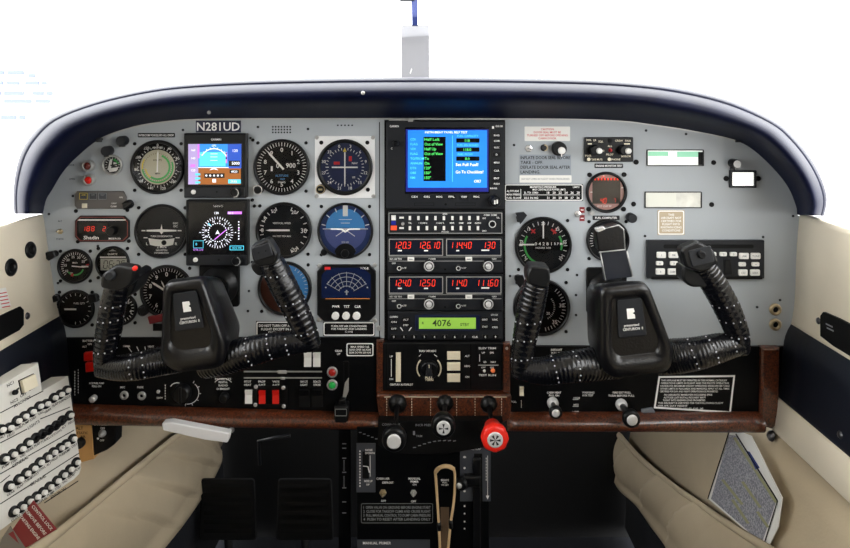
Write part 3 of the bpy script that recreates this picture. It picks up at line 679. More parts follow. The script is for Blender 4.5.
for i, s_ in enumerate(['CDI', 'FLAG', 'VDI', 'FLAG', 'TO/FROM', 'ANNUN', 'DTK', 'OBS', 'RMI']): B.text(s_, 410.5, 139+i*4.75, 2.2, y+.06, None, 'l')
B.text('FUEL CAPACITY', 467.5, 135.6, 1.9, y+.06, 21).text('FUEL ON BOARD', 467.5, 144.8, 1.9, y+.06, 21).text('FUEL FLOW', 465, 153.8, 1.9, y+.06, 15).rect(452, 135, 452.5, 181, y+.06); t.part('heading_text', 'scrcyan', B, s0)
t.part('page_text', 'scrwhite', t.b().text('INSTRUMENT PANEL SELF TEST', 446, 132, 2.1, y+.1, 42).text('Set Full Fuel?', 455.5, 164, 2.9, y+.1, 22.5, 'l').text('Go To Checklists?', 455.5, 171.3, 2.9, y+.1, 27.5, 'l').text('OK?', 477, 180.5, 2.7, y+.1), s0)
B = t.b()
for i, s_ in enumerate(['CDI', 'OBS', 'MSG', 'FPL', 'VNAV', 'PROC']):
    x = 414.5+i*12.3; o = t.part('key', 'black', t.b().box(x-4, 193.5, x+4, 198, z-.2, z+1, .4, .8)); t.part('key_text', 'white', t.b().text(s_, x, 195.8, 1.9, z+1.05, 6), o)
for i, (s_, yy) in enumerate([('RNG', 135), ('COM', 140.5), ('VLOC', 147), ('D', 154), ('MENU', 162), ('CLR', 170), ('ENT', 177.5), ('PUSH', 183)]):
    o = t.part('key', 'black', t.b().box(492, yy-2.3, 500, yy+2.3, z-.2, z+1, .4, .8)); t.part('key_text', 'white', t.b().text(s_, 496, yy, 1.8, z+1.05, 5.4 if len(s_) > 2 else None), o)
t.part('lettering', 'white', t.b().text('GARMIN', 394.5, 126, 2, z+.05, 9).text('GNS 530', 498.5, 126, 1.8, z+.05, 7).rect(491.5, 126, 493.5, 128.5, z+.05).text('C', 392, 148, 1.8, z+.05).text('RANGE', 493, 187.6, 1.5, z+.05))
t.part('card_slot', 'matte', t.b().rframe(414.5, 201.8, 434, 205, .4, z, z+.2).rframe(455, 201.8, 475, 205, .4, z, z+.2).disc(445.5, 203.5, 1.2, z+.1, 12))
o = knob(t, 'outer_knob', 'black', 494, 199.5, 5.8, 7, z0=z); o2 = t.part('inner_knob', 'charcoal', t.b().lathe(494, 199.5, [(4, z+7), (3.8, z+11), (3, z+11.5)], 20), o); t.part('knob_mark', 'whitelamp', t.b().rect(492.3, 197.6, 493.7, 201.6, z+11.6).rect(494.6, 197, 496, 201, z+11.6), o); t.part('power_knob', 'black', t.b().lathe(396, 143, [(3, z), (2.8, z+5), (2, z+5.5)], 20))
# audio panel
t = T('audio_panel', 'slim silver edged audio selector with two rows of white keys', 'radio', 445, 222, .0018)
t.part('faceplate', 'charcoal', t.b().box(388, 211, 502.5, 233.5, 0, 4, .5, 1)); t.part('edge_frame', 'steel', t.b().rframe(388.8, 211.8, 501.7, 232.7, .7, 3.9, 4.2, .8))
for i, nm in enumerate(['COM', '1', '2', 'NAV', '1b', 'MKR', 'ADF', 'DME', 'SPK']):
    x = 410+i*8.45
    for yy in (217.2, 227.2): t.part('key', 'whitelamp', t.b().box(x-1.2, yy-2, x+1.2, yy+2, 3.8, 5.2, .3))
t.part('key', 'whitelamp', t.b().box(399.5, 215.9, 404, 217.8, 3.8, 5, .2)); t.part('key', 'whitelamp', t.b().box(399.5, 226.3, 404, 228, 3.8, 5, .2))
t.part('lettering', 'white', t.b().text('SPKR', 445, 213.3, 1.5, 4.1).text('PHONE', 445, 231, 1.5, 4.1).text('TEL', 410, 222.2, 1.6, 4.1).text('1 COM 2', 423, 222.2, 1.6, 4.1).text('1 NAV 2', 440, 222.2, 1.6, 4.1).text('MKR', 452, 222.2, 1.6, 4.1).text('DME', 461, 222.2, 1.6, 4.1).text('ADF', 469, 222.2, 1.6, 4.1).text('AUTO', 477.5, 222.2, 1.6, 4.1).text('COM1 COM2', 490, 214.3, 1.7, 4.1, 13).text('EMG', 484, 230, 1.5, 4.1).text('TEL', 497.5, 217, 1.5, 4.1).text('INT', 484, 217.5, 1.5, 4.1))
t.part('marker_lamp', 'whitelamp', t.b().box(391.5, 214.5, 396, 219.5, 3.8, 4.6, .2)); t.part('marker_lamp', 'scrdeep', t.b().box(391.5, 220.2, 396, 224, 3.8, 4.6, .2)); M['orangered'] = mat('orange red lamp', 'e0492a', .35, emit=.3); t.part('marker_lamp', 'orangered', t.b().box(391, 224.8, 397, 229.3, 3.8, 4.6, .2))
o = t.part('selector_knob', 'black', t.b().lathe(491.5, 222.5, [(3.6, 4), (3.5, 8), (2.8, 8.6)], 20)); t.part('knob_ring', 'capsilver', t.b().arc(491.5, 222.5, 2.7, 3.6, 0, 360, 8.65), o); t.part('volume_knob', 'steel', t.b().lathe(403, 222.8, [(1.6, 4), (1.5, 6.5), (1, 7)], 14)); t.part('marker_text', 'white', t.b().text('A', 393.8, 217, 2.4, 4.7))
# nav/com radios
def navcom(label, y0, a, b_, c, d):
    t = T('nav_com_radio', label, 'radio', 445, y0+18, .0018)
    t.part('faceplate', 'charcoal', t.b().box(387.5, y0, 502.5, y0+35.5, 0, 3.2, .5, .8))
    for (x0, x1) in ((389, 443), (446, 501)):
        t.part('window_frame', 'steel', t.b().rframe(x0, y0+1.5, x1, y0+18.5, .9, 3.2, 4, .8)); t.part('display_window', 'scrgrey' if 'scrgrey' in M else M.setdefault('scrgrey', mat('smoked display', '1c1f2a', .15)), t.b().rect(x0+.9, y0+2.4, x1-.9, y0+17.6, 3.4))
    t.part('divider', 'steel', t.b().rect(389, y0+23.4, 501, y0+24, 3.3).rect(389, y0+19.4, 501, y0+19.9, 3.3)); 
    B = t.b()
    for s_, x, ad in ((a, 393.5, 4.7), (b_, 417.5, 4.75), (c, 449.5, 4.6), (d, 482 if len(d) < 5 else 475.5, 4.7)): B.seg7(s_, x, y0+4.8, 6.2, 3.6, ad, 2.7)
    t.part('digits', 'dred', B)
    t.part('lettering', 'white', t.b().rect(398, y0+12.6, 402, y0+14, 3.5).text('USE', 400, y0+14.6, .1, 3.5).rect(424, y0+12.6, 428, y0+14, 3.5).rect(456, y0+12.6, 459, y0+14, 3.5).rect(481, y0+12.2, 489, y0+13.6, 3.5).text('COMM', 432, y0+21.6, 1.6, 3.3).text('NAV', 494, y0+21.6, 1.6, 3.3).text('KX 155 TSO', 396, y0+21.6, 1.6, 3.3).text('OFF', 394, y0+26, 1.6, 3.3).text('PULL TEST', 404, y0+30.5, 1.5, 3.3, 5).text('PULL IDENT', 463.5, y0+30.5, 1.5, 3.3, 5))
    for x in (411, 468.5):
        o = t.part('transfer_key', 'whitelamp', t.b().box(x-3.3, y0+19.4, x+3.3, y0+23.6, 3, 5, .4)); t.part('key_arrow', 'greyplate', t.b().line(x-1.8, y0+21.5, x+1.8, y0+21.5, .6, 5.05), o)
    for x, r in ((429, 5.3), (487.5, 5.3)):
        o = knob(t, 'tuning_knob', 'black', x, y0+27.3, r, 6, z0=3); t.part('knob_ring', 'capsilver', t.b().arc(x, y0+27.3, r*.72, r*.95, 0, 360, 9.2), o); t.part('inner_knob', 'capsilver', t.b().lathe(x, y0+27.3, [(r*.55, 9), (r*.5, 12), (r*.35, 12.5)], 16), o)
    for x in (399.5, 458): o = t.part('volume_knob', 'black', t.b().lathe(x, y0+30, [(2.6, 3), (2.5, 6.5), (2, 7)], 16)); t.part('knob_ring', 'capsilver', t.b().arc(x, y0+30, 1.5, 2.3, 0, 360, 7.05), o)
    t.part('lock_screw', 'matte', t.b().disc(445, y0+32, 1, 3.3, 10))
navcom('upper red digit radio showing 120.3 and 114.40', 236.5, '120.3', '126.10', '114.40', '130')
navcom('lower red digit radio showing 124.0 and 114.0', 274, '124.0', '12.50', '114.0', '111.60')
# transponder
t = T('transponder', 'black transponder with green screen reading 4076', 'radio', 445, 324, .0018)
t.part('faceplate', 'charcoal', t.b().box(388, 310.5, 502.5, 338.5, 0, 3.6, .6, .8)); s0 = t.part('screen_frame', 'navyplate', t.b().box(415, 313.5, 479.5, 329.5, 3.4, 4.2, .4)); t.part('screen', 'lcd', t.b().rect(419, 316.2, 475.5, 327.2, 4.3), s0)
t.part('digits', 'lcdink', t.b().text('4076', 441.5, 321.5, 6.2, 4.4, 18.5).text('STBY', 464.5, 323, 2.8, 4.4).text('R', 423, 321.5, 2.4, 4.4), s0)
for i, s_ in enumerate(['0', '1', '2', '3', '4', '5', '6', '7', 'CLR', '8', '9']):
    x = 394+i*10.1; o = t.part('key', 'black', t.b().box(x-3, 333.2, x+3, 337.2, 3.4, 4.6, .3, .6)); t.part('key_text', 'white', t.b().text(s_, x, 335.2, 2.1, 4.7), o)
for s_, x, y in (('ON', 394, 320.3), ('OFF', 394, 327), ('ALT', 406, 318), ('STBY', 406, 323.5), ('IDENT', 484.5, 318), ('FUNC', 494.5, 318), ('START', 484.5, 325), ('CRSR', 494.5, 325.5)):
    o = t.part('key', 'black', t.b().box(x-3.8, y-2.2, x+3.8, y+2.2, 3.4, 4.6, .3, .8)); t.part('key_text', 'white', t.b().text(s_, x, y, 1.8, 4.7, 5.4), o)
t.part('lettering', 'white', t.b().text('GARMIN', 394, 315.5, 1.8, 3.7, 8).text('GTX 327', 494, 313.6, 1.6, 3.7, 7).line(400.5, 326, 403, 329.5, .9, 3.7).line(411.5, 326, 409, 329.5, .9, 3.7))
# autopilot
t = T('autopilot_panel', 'black autopilot box with ivory slider, round turn knob and three ivory buttons', 'autopilot', 442, 365, .004)
t.part('faceplate', 'black', t.b().box(382.5, 341.5, 502.5, 389, -2.5, 3.5, .8, 1.5)); t.part('seam', 'matte', t.b().rect(470, 342.5, 471, 388, 3.55).rect(386, 341.9, 386.8, 388, 3.55)); z = 3.6
t.part('pitch_wheel', 'ivory', t.b().box(396, 351, 401, 380, 3, 5, .8)); t.part('lettering', 'white', t.b().text('CENTURY AUTOPILOT', 401.5, 383, 1.9, z, 23).text('TURN CMD HDG', 427.5, 349.5, 2, z, 17).text('PITCH', 391, 353.5, .1, z).text('UP', 391.5, 355, 1.8, z).text('DN', 391.5, 377.5, 1.8, z).rect(391.2, 357.5, 391.8, 375, z).text('ALT', 467, 354.5, 1.8, z).text('HDG', 467, 364.6, 1.8, z).text('ON', 467, 375.3, 1.8, z).line(419, 355, 421, 353, .5, z).line(434, 353, 437, 355, .5, z))
t.part('dial_scale', 'ivory', t.b().arc(429, 367, 11.2, 12.6, 45, 130, z).arc(429, 367, 11.2, 12.6, -130, -45, z))
o = knob(t, 'turn_knob', 'black', 429, 367, 9, 6, z0=3.5); t.part('knob_pointer', 'charcoal', t.b().prism([(427, 358.5), (431, 358.5), (433, 374), (425, 374)], 9, 12, .8), o); t.part('pointer_mark', 'ivory', t.b().rect(428.6, 359.5, 429.4, 363, 12.1), o); t.part('knob_text', 'ivory', t.b().text('PULL', 429, 372.5, 2.4, 12.2).text('TURN', 429, 375.6, 2.2, 9.6), o)
for yy in (353.8, 364.5, 375.8): t.part('mode_button', 'ivory', t.b().box(447, yy-4, 460, yy+4, 3.2, 5.6, .6))
t.part('trim_text', 'white', t.b().text('ELEV TRIM', 487, 346.8, 2, z, 17).text('UP', 483, 351.3, 1.8, z).text('DN', 491.5, 351.3, 1.8, z).rect(478, 363.4, 498, 363.9, z).text('OFF', 483, 366, 1.7, z).text('ON', 491.5, 366, 1.7, z).text('TEST RUN', 487, 373.6, 2, z, 17).rect(479, 353, 479.6, 360, z).text('GS', 484.5, 360.5, 1.8, z).text('NAV', 493, 360.5, 1.8, z)); t.part('lamp', 'whitelamp', t.b().lathe(484, 369.3, [(1.5, 3.4), (1.3, 4.6), (.5, 5)], 12)); M['amber'] = mat('amber lamp', 'd06a38', .3, emit=.25); t.part('lamp', 'amber', t.b().lathe(492.5, 369, [(2.2, 3.4), (2, 4.6), (.6, 5.2)], 16))
# ------------------------------------------------------------------ right panel
placard('placard', 'white placard with red warning text at top of the right panel', 524.5, 126.5, 570, 141, 'cardwhite', 'redmark', ['CAUTION', 'DOOR SEAL MUST BE', 'TURNED OFF BEFORE OPENING', 'CABIN DOOR'], pad=1.5)
toggle('small chrome toggle under the white placard with red text', 528.5, 148.5, 4, 'chrome', (.3, -.1))
t = T('push_button', 'small dark round button between chrome toggle and white centred black knob', 'button', 544, 147.7); t.part('button_body', 'charcoal', t.b().lathe(544, 147.7, [(3.6, 0), (3.4, 2), (2.2, 2.6)], 20)); t.part('ring', 'brass', t.b().arc(544, 147.7, 2.4, 3.3, 0, 180, 2.7))
t = T('door_seal_control', 'black knob with white centre cap at upper right panel', 'knob', 558.5, 148.5); o = t.part('knob_body', 'black', t.b().lathe(558.5, 148.5, [(7.4, 0), (7, 6), (6, 7)], 28)); t.part('cap', 'whitelamp', t.b().lathe(560, 150, [(3.6, 6.8), (3.5, 10), (2.8, 10.6)], 20), o); t.part('pointer', 'whitelamp', t.b().rect(559.5, 152.5, 560.6, 156, 7.2), o)
M['greyplac'] = mat('grey placard', '8f979f', .5)
placard('placard', 'grey placard with black text about inflating door seal', 519.5, 154.5, 571, 175, 'greyplac', 'matte', ['INFLATE DOOR SEAL BEFORE', 'TAKE - OFF.', 'DEFLATE DOOR SEAL AFTER', 'LANDING.'], h=3, pad=1, al='l')
placard('placard', 'blank looking white strip under the grey door seal placard', 519.5, 175.3, 571.5, 182.5, 'cardwhite', 'grey', ['DO NOT OPEN IN FLIGHT WHEN PRESSURIZED'], h=1.8, pad=2)
t = placard('placard', 'wide black table placard with white border below the white strip', 504.5, 184, 583, 201, 'matte', 'white', [], 'white', bw=.7)
B = t.b(); B.text('MANIFOLD PRESSURE', 543, 187, 2, .5, 26).text('MAX CONTINUOUS POWER LIMITS', 549, 189.5, 1.8, .5, 33).text('LIMITS', 576, 187, 1.6, .5)
for i, s_ in enumerate(['ALTITUDE', 'MAN PRESS', 'FUEL FLOW']): B.text(s_, 506.5, 191+i*3.4, 1.9, .5, None, 'l')
B.rect(520.5, 189, 521, 199, .5).rect(523, 194.6, 580, 195, .5).text('SL TO 17000', 524, 192.6, 2, .5, 14, 'l').text('32.5 IN HG', 524, 197.8, 2, .5, 14, 'l')
for i in range(6): B.text(str(18+i*2), 548+i*6, 192.6, 2.2, .5).text(str(31-i), 548+i*6, 197.8, 2.2, .5)
t.part('lettering', 'white', B)
# audio/intercom box
t = T('intercom_unit', 'black intercom box with two protruding black knobs on upper right panel', 'intercom', 608, 149)
t.part('faceplate', 'black', t.b().box(584, 137, 632.5, 161.5, 0, 3, .6, 1.2))
t.part('lettering', 'ivory', t.b().text('VOL', 588, 139.8, 1.9, 3.1).text('SQL', 600, 141.3, 1.9, 3.1).text('CREW', 618, 140.5, 1.9, 3.1).text('PASS', 627, 140.5, 1.9, 3.1).rect(587, 143, 591, 144.3, 3.1).rect(623, 143, 629, 144.3, 3.1).text('ALL', 609, 145.8, 1.9, 3.1).text('ISO', 601.5, 150.5, 1.8, 3.1).text('PILOT', 609, 154.2, 1.9, 3.1).text('PWR', 587.5, 155.5, 2, 3.1).text('TAPE MUTE', 596, 159.2, 1.9, 3.1, 11).text('PHONE', 615, 159.2, 1.9, 3.1).text('INTERCOM', 625, 156, 1.8, 3.1, 9).text('LR', 594, 140, 1.9, 3.1).disc(588, 159, 1.8, 3.1, 14).disc(608.5, 159, 1.8, 3.1, 14))
for x in (593.5, 622):
    o = t.part('knob', 'black', t.b().lathe(x, 149.5, [(5.2, 3), (5, 10), (4.2, 11)], 24)); t.part('inner_knob', 'whitelamp', t.b().lathe(x+2.5, 150, [(3, 10.5), (2.8, 13.5), (2.2, 14)], 18), o)
t.part('mode_switch', 'redmark', t.b().lathe(609.5, 150, [(1.9, 3), (1.2, 5), (.8, 7)], 14)); t.part('jack', 'matte', t.b().lathe(609, 140.5, [(2.4, 3), (2.2, 4)], 16))
placard('placard', 'tiny black text strip just under the intercom box', 594.5, 163.5, 623, 168, 'charcoal', 'white', ['ENGINE MONITOR TEST'], h=1.8, pad=1.2)
screws(T('panel_bolt', 'black round bolt right below the intercom box', 'bolt', 636, 162), [(636, 162)], 'matte', 2.6, 1.2)
# engine monitor
t = T('engine_monitor', 'round engine monitor with pinkish rim and dark square screen with red digits', 'gauge', 606, 192)
t.part('bezel', 'black', t.b().lathe(606, 192, [(20.5, 0), (20.5, 3), (19.6, 4), (18.2, 4), (17.6, 1)], 44, cap=False)); t.part('dial_face', 'pink', t.b().disc(606, 192, 17.8, 1.2, 40)); M['smoke'] = mat('smoked screen', '4a4641', .12)
t.part('screen', 'smoke', t.b().rect(592, 178, 620, 203.5, 1.4)); B = t.b()
for i in range(8): B.rect(594+i*3.2, 178, 595.6+i*3.2, 180, 1.6)
B.seg7('40', 600, 198, 5, 1.6, 3.2, 2.2).seg7('7', 613, 198.5, 3.5, 1.6, 3, 1.8).text('TIT', 603, 176.8, 1.8, 1.6); t.part('digits', 'dred', B); t.part('lettering', 'white', t.b().rect(590, 191.5, 592, 192.3, 1.6).rect(621, 187, 623, 188, 1.6).text('EGT CHT FF', 604, 206, 1.7, 1.6, 14).rect(602.5, 175.3, 604, 176.2, 1.6)); t.part('cover_glass', 'glass', t.b().disc(606, 192, 17.8, 3, 40))
screws(t, [(589.5, 174.8), (624, 174.5), (588.5, 209), (623.5, 209)], 'matte', 2.4, 1.2); o = knob(t, 'push_button', 'steel', 591.5, 212.5, 2.4, 4)
t = toggle('chrome toggle beside a dark red two part plate left of the engine monitor', 577.5, 214, 3.6, 'chrome', (.1, -.2)); t.part('plate', 'reddark', t.b().box(579.5, 207, 584.5, 212.8, 0, .5).box(579.5, 215, 584.5, 221, 0, .5)); t.part('plate_text', 'white', t.b().rect(580.5, 209.5, 583.5, 210.3, .6).rect(580.5, 217.8, 583.5, 218.6, .6))
placard('placard', 'small dark engraved strip with white dashes below the engine monitor', 592.5, 215.5, 619.5, 220, 'charcoal', 'white', ['FUEL COMPUTER'], h=2, pad=1)
t = T('push_pull_control', 'dark grey barrel knob right of the strip below the engine monitor', 'knob', 630, 217); t.part('knob_body', 'charcoal', t.b().lathe(630, 217, [(4.6, 0), (4.6, 8), (4, 8.6)], 24))
t = dial('oil_gauge', 'round gauge mostly covered by clipboard clip of the right yoke', 607.5, 240, 21.5, 'facegrey', inner=.9); t.part('markings', 'white', t.b().line(594, 240, 603, 232, 1.4, 1.2).ticks(607.5, 240, 15, 18, 8, -110, -40, .7, 1)); screws(t, [], 'matte')
# tachometer
t = dial('tachometer', 'large round tachometer with green arcs and counter left of the right yoke', 543, 245, 28.5, 'facegrey', inner=.91)

t.part('centre_disc', 'face', t.b().disc(543, 245, 8.5, 1.0).rect(533, 241, 569, 250, .98)); t.part('green_arc', 'green', t.b().arc(543, 245, 17.5, 19.5, 205, 300, 1.1).arc(543, 245, 17.5, 19.5, 60, 105, 1.1))
t.part('red_mark', 'redmark', t.b().line(531, 229, 535, 233, 1.6, 1.1).line(535, 229, 531, 233, 1.2, 1.1).line(551, 229, 556, 233, 2, 1.1).line(556, 228, 553, 234, 1.2, 1.1))
t.part('counter_digits', 'white', t.b().text('0 4 2 8 1', 543, 243.5, 3, 1.2, 17).text('R P M', 558, 243.5, 2.6, 1.2, 8).text('HOURS 1/10', 543, 247.6, 1.8, 1.2, 15)); t.part('markings', 'white', t.b().ticks(543, 245, 20.5, 24, 20, -130, 130, .6, 1.1).nums(543, 245, 21.5, ['5', '10', '15', '20', '25', '30', '35'], -125, 125, 2.8, 1.1))
t.part('needle', 'white', t.b().rect(542.3, 221, 543.7, 238, 1.6).rect(519, 243.5, 534, 245, 1.5))
lever_knob('black lever shaped knob at upper left of the tachometer', 519.5, 217.5, 3.5, [(514.5, 212), (523, 211), (526, 214), (521, 221), (519, 223), (517, 217)], 'charcoal')
lever_knob('black knob at lower left of the tachometer above the left grip', 518, 278, 3.8, [(514, 274), (522, 273.5), (524, 279), (519, 286), (515, 281)])
t = dial('airspeed_gauge', 'round black gauge half hidden behind left grip of right yoke', 541.5, 307, 28.5, 'face', inner=.91)
t.part('markings', 'white', t.b().ticks(541.5, 307, 20.5, 24, 16, 40, 170, .6, 1.1).text('30', 561.5, 305, 3.8, 1.1).text('35', 554.5, 321.5, 3.8, 1.1).ticks(541.5, 307, 12, 13.5, 12, 50, 150, .6, 1.1).text('20', 548, 313, 2.6, 1.1)); 
# recessed glossy windows; reflections of outdoors painted on in green and pale
for lab, x0, y0, x1, y1, gr in (('upper of two long recessed glossy windows on right panel, with painted green reflections', 646.5, 149.5, 703.5, 166, 1), ('lower of two long recessed glossy windows on right panel, plain pale', 644.5, 191.5, 701.5, 208, 0)):
    t = T('annunciator_window', lab, 'indicator', (x0+x1)/2, (y0+y1)/2)
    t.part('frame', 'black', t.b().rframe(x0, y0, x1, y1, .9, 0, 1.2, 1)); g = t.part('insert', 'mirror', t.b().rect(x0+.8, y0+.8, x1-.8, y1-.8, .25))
    if gr:
        M['mint_reflection'] = mat('mint reflection', '86c4a2', .2, .3); M['pale'] = mat('pale gloss', 'dfe2da', .2, .2)
        t.part('reflection_strip', 'mint_reflection', t.b().rect(648, 151.5, 668, 156, .35).rect(677, 151.5, 700, 157, .35)); t.part('dark_end', 'matte', t.b().rect(698, 152, 702.5, 165, .45))
    else:
        M['pale'] = MATS['pale gloss']; t.part('reflection_streak', 'pale', t.b().rect(646, 193, 676, 206.5, .35))  # pale rectangle painted in place of a bright reflection
for i, (x, y, q) in enumerate([(713.5, 162.5, 'black bolt right of the window with green reflections'), (711.5, 204.5, 'black bolt right of the plain pale window'), (633.5, 204, 'black bolt left of the plain pale window')]):
    t = T('panel_bolt', q, 'bolt', x, y); screws(t, [(x, y)], 'matte', 2.4, 1.2)
t = T('barrel_control', 'black barrel knob with silver end at far upper right of panel', 'knob', 732, 163); o = t.part('knob_body', 'black', t.b().lathe(732, 163, [(4.4, 0), (4.4, 10), (4, 11)], 24)); t.part('cap', 'steel', t.b().disc(732, 163, 3.8, 11.1, 20), o); t.part('stem', 'charcoal', t.b().box(730, 166, 734, 170.5, 0, 3, .4))
t = T('small_display', 'small white square display in dark frame at far right of panel', 'display', 742, 178.5); t.part('frame', 'charcoal', t.b().rframe(729, 170, 755, 187.5, 2, 0, 3, .8)); t.part('screen', 'scrwhite2' if 'scrwhite2' in M else M.setdefault('scrwhite2', mat('white screen', 'f6f6f2', .4, emit=.5)), t.b().rect(730.5, 171.5, 753.5, 186, 1)); screws(t, [(726, 178.5), (758, 178.5)], 'matte', 2.6, 1.2)
t = placard('placard', 'square tan placard with white border under the lower glossy window', 657.5, 210, 684.5, 235, 'beige', 'white', ['THIS', 'AIRCRAFT NOT', 'CERTIFIED FOR', 'FLIGHT INTO', 'KNOWN ICING', 'CONDITIONS'], 'white', pad=3.4)
# data unit
t = T('stereo_unit', 'wide black stereo unit with long slot and white keys behind right grip', 'stereo', 704.5, 258)
t.part('faceplate', 'charcoal', t.b().prism(rrpts(646, 239.5, 762.5, 277.5, .8, 3), 0, 4, .6)); t.part('slot', 'matte', t.b().box(662, 243.5, 751.5, 247.5, 3.9, 4.1, 0, 1.8)); 
kk = [(659.5, 253.8, 9), (671.5, 253.8, 9.5), (657.8, 262, 7), (672, 262, 7.5), (658.5, 270.3, 9), (670.5, 270.3, 9), (711, 253, 6), (721, 253, 7), (731, 253, 7), (741.5, 254.8, 9.5), (753, 254.8, 9.5), (739.8, 263, 7), (753, 263, 7.5), (740.5, 271.3, 9), (752.5, 271.3, 9.5)]
for i, (x, y, w_) in enumerate(kk):
    hh = 3 if w_ > 8.5 else 2; o = t.part('key', 'whitelamp', t.b().box(x-w_/2, y-hh, x+w_/2, y+hh, 3.8, 5.6, .4, 1)); t.part('key_text', 'grey', t.b().text(['1', 'FM', 'A', 'B', '4', 'DIM', '2', '3', '5', 'AM', 'TUNE', '-', '+', 'CD', 'SEEK'][i], x, y, 2, 5.65), o)
t.part('wedge_switch', 'black', t.b().prism([(722, 258), (728, 258), (730, 273), (722, 273)], 3.9, 6, .5)); t.part('display_window', 'scrblack', t.b().rect(686, 251, 706, 272, 4.1))
t.part('lower_lip', 'matte', t.b().box(650, 275, 760, 278, 0, 5, .5)) 
for lab, y in (('upper of the two brass headphone jacks at far right', 309.3), ('lower of the two brass headphone jacks at far right', 324.3)):
    t = T('headphone_jack', lab, 'jack', 775, y); t.part('collar', 'brass', t.b().lathe(775, y, [(6, 0), (6, 1.5), (5, 2.6), (3.2, 2.6), (2.8, .6)], 24, cap=False)); t.part('socket', 'matte', t.b().disc(775, y, 3, .7, 20))
# ------------------------------------------------------------------ lower switch panels and walnut
PL = .004
def extp(P, y0, y1):
    return None
t = T('switch_console', 'long black switch panel left of the walnut quadrant', 'switch panel', 222, 371, 0)
t.part('panel_plate', 'sub', t.b().prism([(44, 337), (380.5, 336.5), (381, 412), (44, 408)], -6, PL/S, .4))
B = t.b(); z = PL/S+.05
B.text('BATTERY', 90, 339.8, 2, z).text('ON', 91, 343, 1.8, z).text('ALT', 86, 345.6, 1.8, z).text('OFF', 100, 345.6, 1.8, z)
B.text('AUX FUEL PUMP', 98, 382, 1.8, z, 15).text('PULL ON', 98, 385, 1.8, z, 9).text('MIC', 124, 386, 2, z).text('PHONE', 141.5, 386, 2, z, 6).text('LOW', 161, 396.5, 1.8, z)
for i in range(6): B.rect(166, 383.5+i*2.6, 166.7, 385.2+i*2.6, z)
for i in range(9): B.rect(76, 370+i*2.8, 76.6, 371.8+i*2.8, z); B.rect(79.5, 368+i*2.8, 80, 369.6+i*2.8, z)
B.line(129, 345.5, 133, 351, .6, z).line(138, 345.5, 140, 350, .6, z).line(146, 345.5, 147, 350, .6, z).text('COOL', 128, 345, 1.8, z).text('VENT', 152, 345.5, 1.8, z).rect(126, 345, 131, 345.7, z)
B.arc(188.5, 391.5, 11, 11.6, 40, 185, z).ticks(188.5, 391.5, 11, 13.5, 5, 30, 190, .5, z).arc(178, 389, 7, 7.8, -60, 20, z)
B.text('PANEL LTS', 224, 377.8, 1.9, z, 16).text('PEDESTAL', 224, 381, 1.8, z, 9).text('RADIO', 224, 384.2, 1.8, z, 9).text('O BRIGHT', 224, 387.6, 1.9, z, 13).arc(224, 388, 10.5, 11.1, -50, 50, z)
for x, a, c in ((248.5, 'PITOT', 'HEAT'), (262.5, 'PROP', 'A-ICE'), (276.5, 'W/S', 'A-ICE'), (304.5, 'NAV LTS', 'LIGHT'), (317.5, 'BCN LTS', 'STROBE')): B.text(a, x, 380.4, 2, z, 7).text(c, x, 383.6, 2, z, 7)
B.text('GEAR', 339, 349.8, 2, z).text('UP', 339, 352.8, 2, z).text('DN', 318, 346, .1, z)
t.part('lettering', 'white', B)
screws(t, [(318.7-.2, 346.3), (68, 345)], 'charcoal', 1, PL/S+.6)
zz = PL/S
t = T('slide_control', 'pair of thin chrome slider rails above the rocker switches', 'slider', 283, 374.5, PL); t.part('upper_rail', 'steel', t.b().box(244, 370.8, 322, 372, 0, .8)); t.part('lower_rail', 'steel', t.b().box(244, 377.2, 322, 378.2, 0, .8)); t.part('slider_grip', 'chrome', t.b().box(278, 370, 287, 373, .5, 2, .4)); t.part('slider_grip', 'chrome', t.b().box(281, 376.6, 285, 379, .5, 2, .4))
def rocker(label, x, y, m, w=7, h=13.5, group=None):
    t = T('rocker_switch', label, 'switch', x, y, PL); t.part('well', 'matte', t.b().rframe(x-w/2-.8, y-h/2-.8, x+w/2+.8, y+h/2+.8, .9, 0, .8, .4))
    B = t.b(); n = 2
    P = [(y-h/2, 3.2), (y-h*.12, 1.4), (y+h/2, 2.2)]
    v = [B.P(xx, yy, zz_) for xx in (x-w/2, x+w/2) for yy, zz_ in P+[(y+h/2, 0), (y-h/2, 0)]]
    B.add(v, [(0, 1, 2, 3, 4), (9, 8, 7, 6, 5)]+[(i, 5+i, 5+(i+1) % 5, (i+1) % 5) for i in range(5)]); t.part('rocker', m, B); return t
rocker('white rocker switch at left end of the lower rocker row', 249, 396, 'whitelamp')
r_ = rocker('left one of the two red guarded rocker switches', 262.5, 396.3, 'red', 6.5, 13); rocker('right one of the two red guarded rocker switches', 276, 396.3, 'red', 6.5, 13)
t = T('switch_guard', 'black guard plate with four chrome corner screws around the two red rockers', 'guard', 269, 396, PL); t.part('plate', 'matte', t.b().rframe(253.5, 385.5, 287.5, 407, 3, 0, .6, 1)); screws(t, [(256, 386.5), (283.5, 387.5), (255.5, 404.5), (284, 406)], 'chrome', 2.1, 1.4)
rocker('left one of the two black rocker switches right of the red pair', 304.5, 397.5, 'black', 10, 17); rocker('right one of the two black rocker switches right of the red pair', 317.5, 397.5, 'black', 10, 17)
rocker('left one of the two white rockers beside the right arm of left yoke', 308, 359, 'whitelamp', 7.2, 14); rocker('right one of the two white rockers beside the right arm of left yoke', 317, 359, 'whitelamp', 7.2, 14)
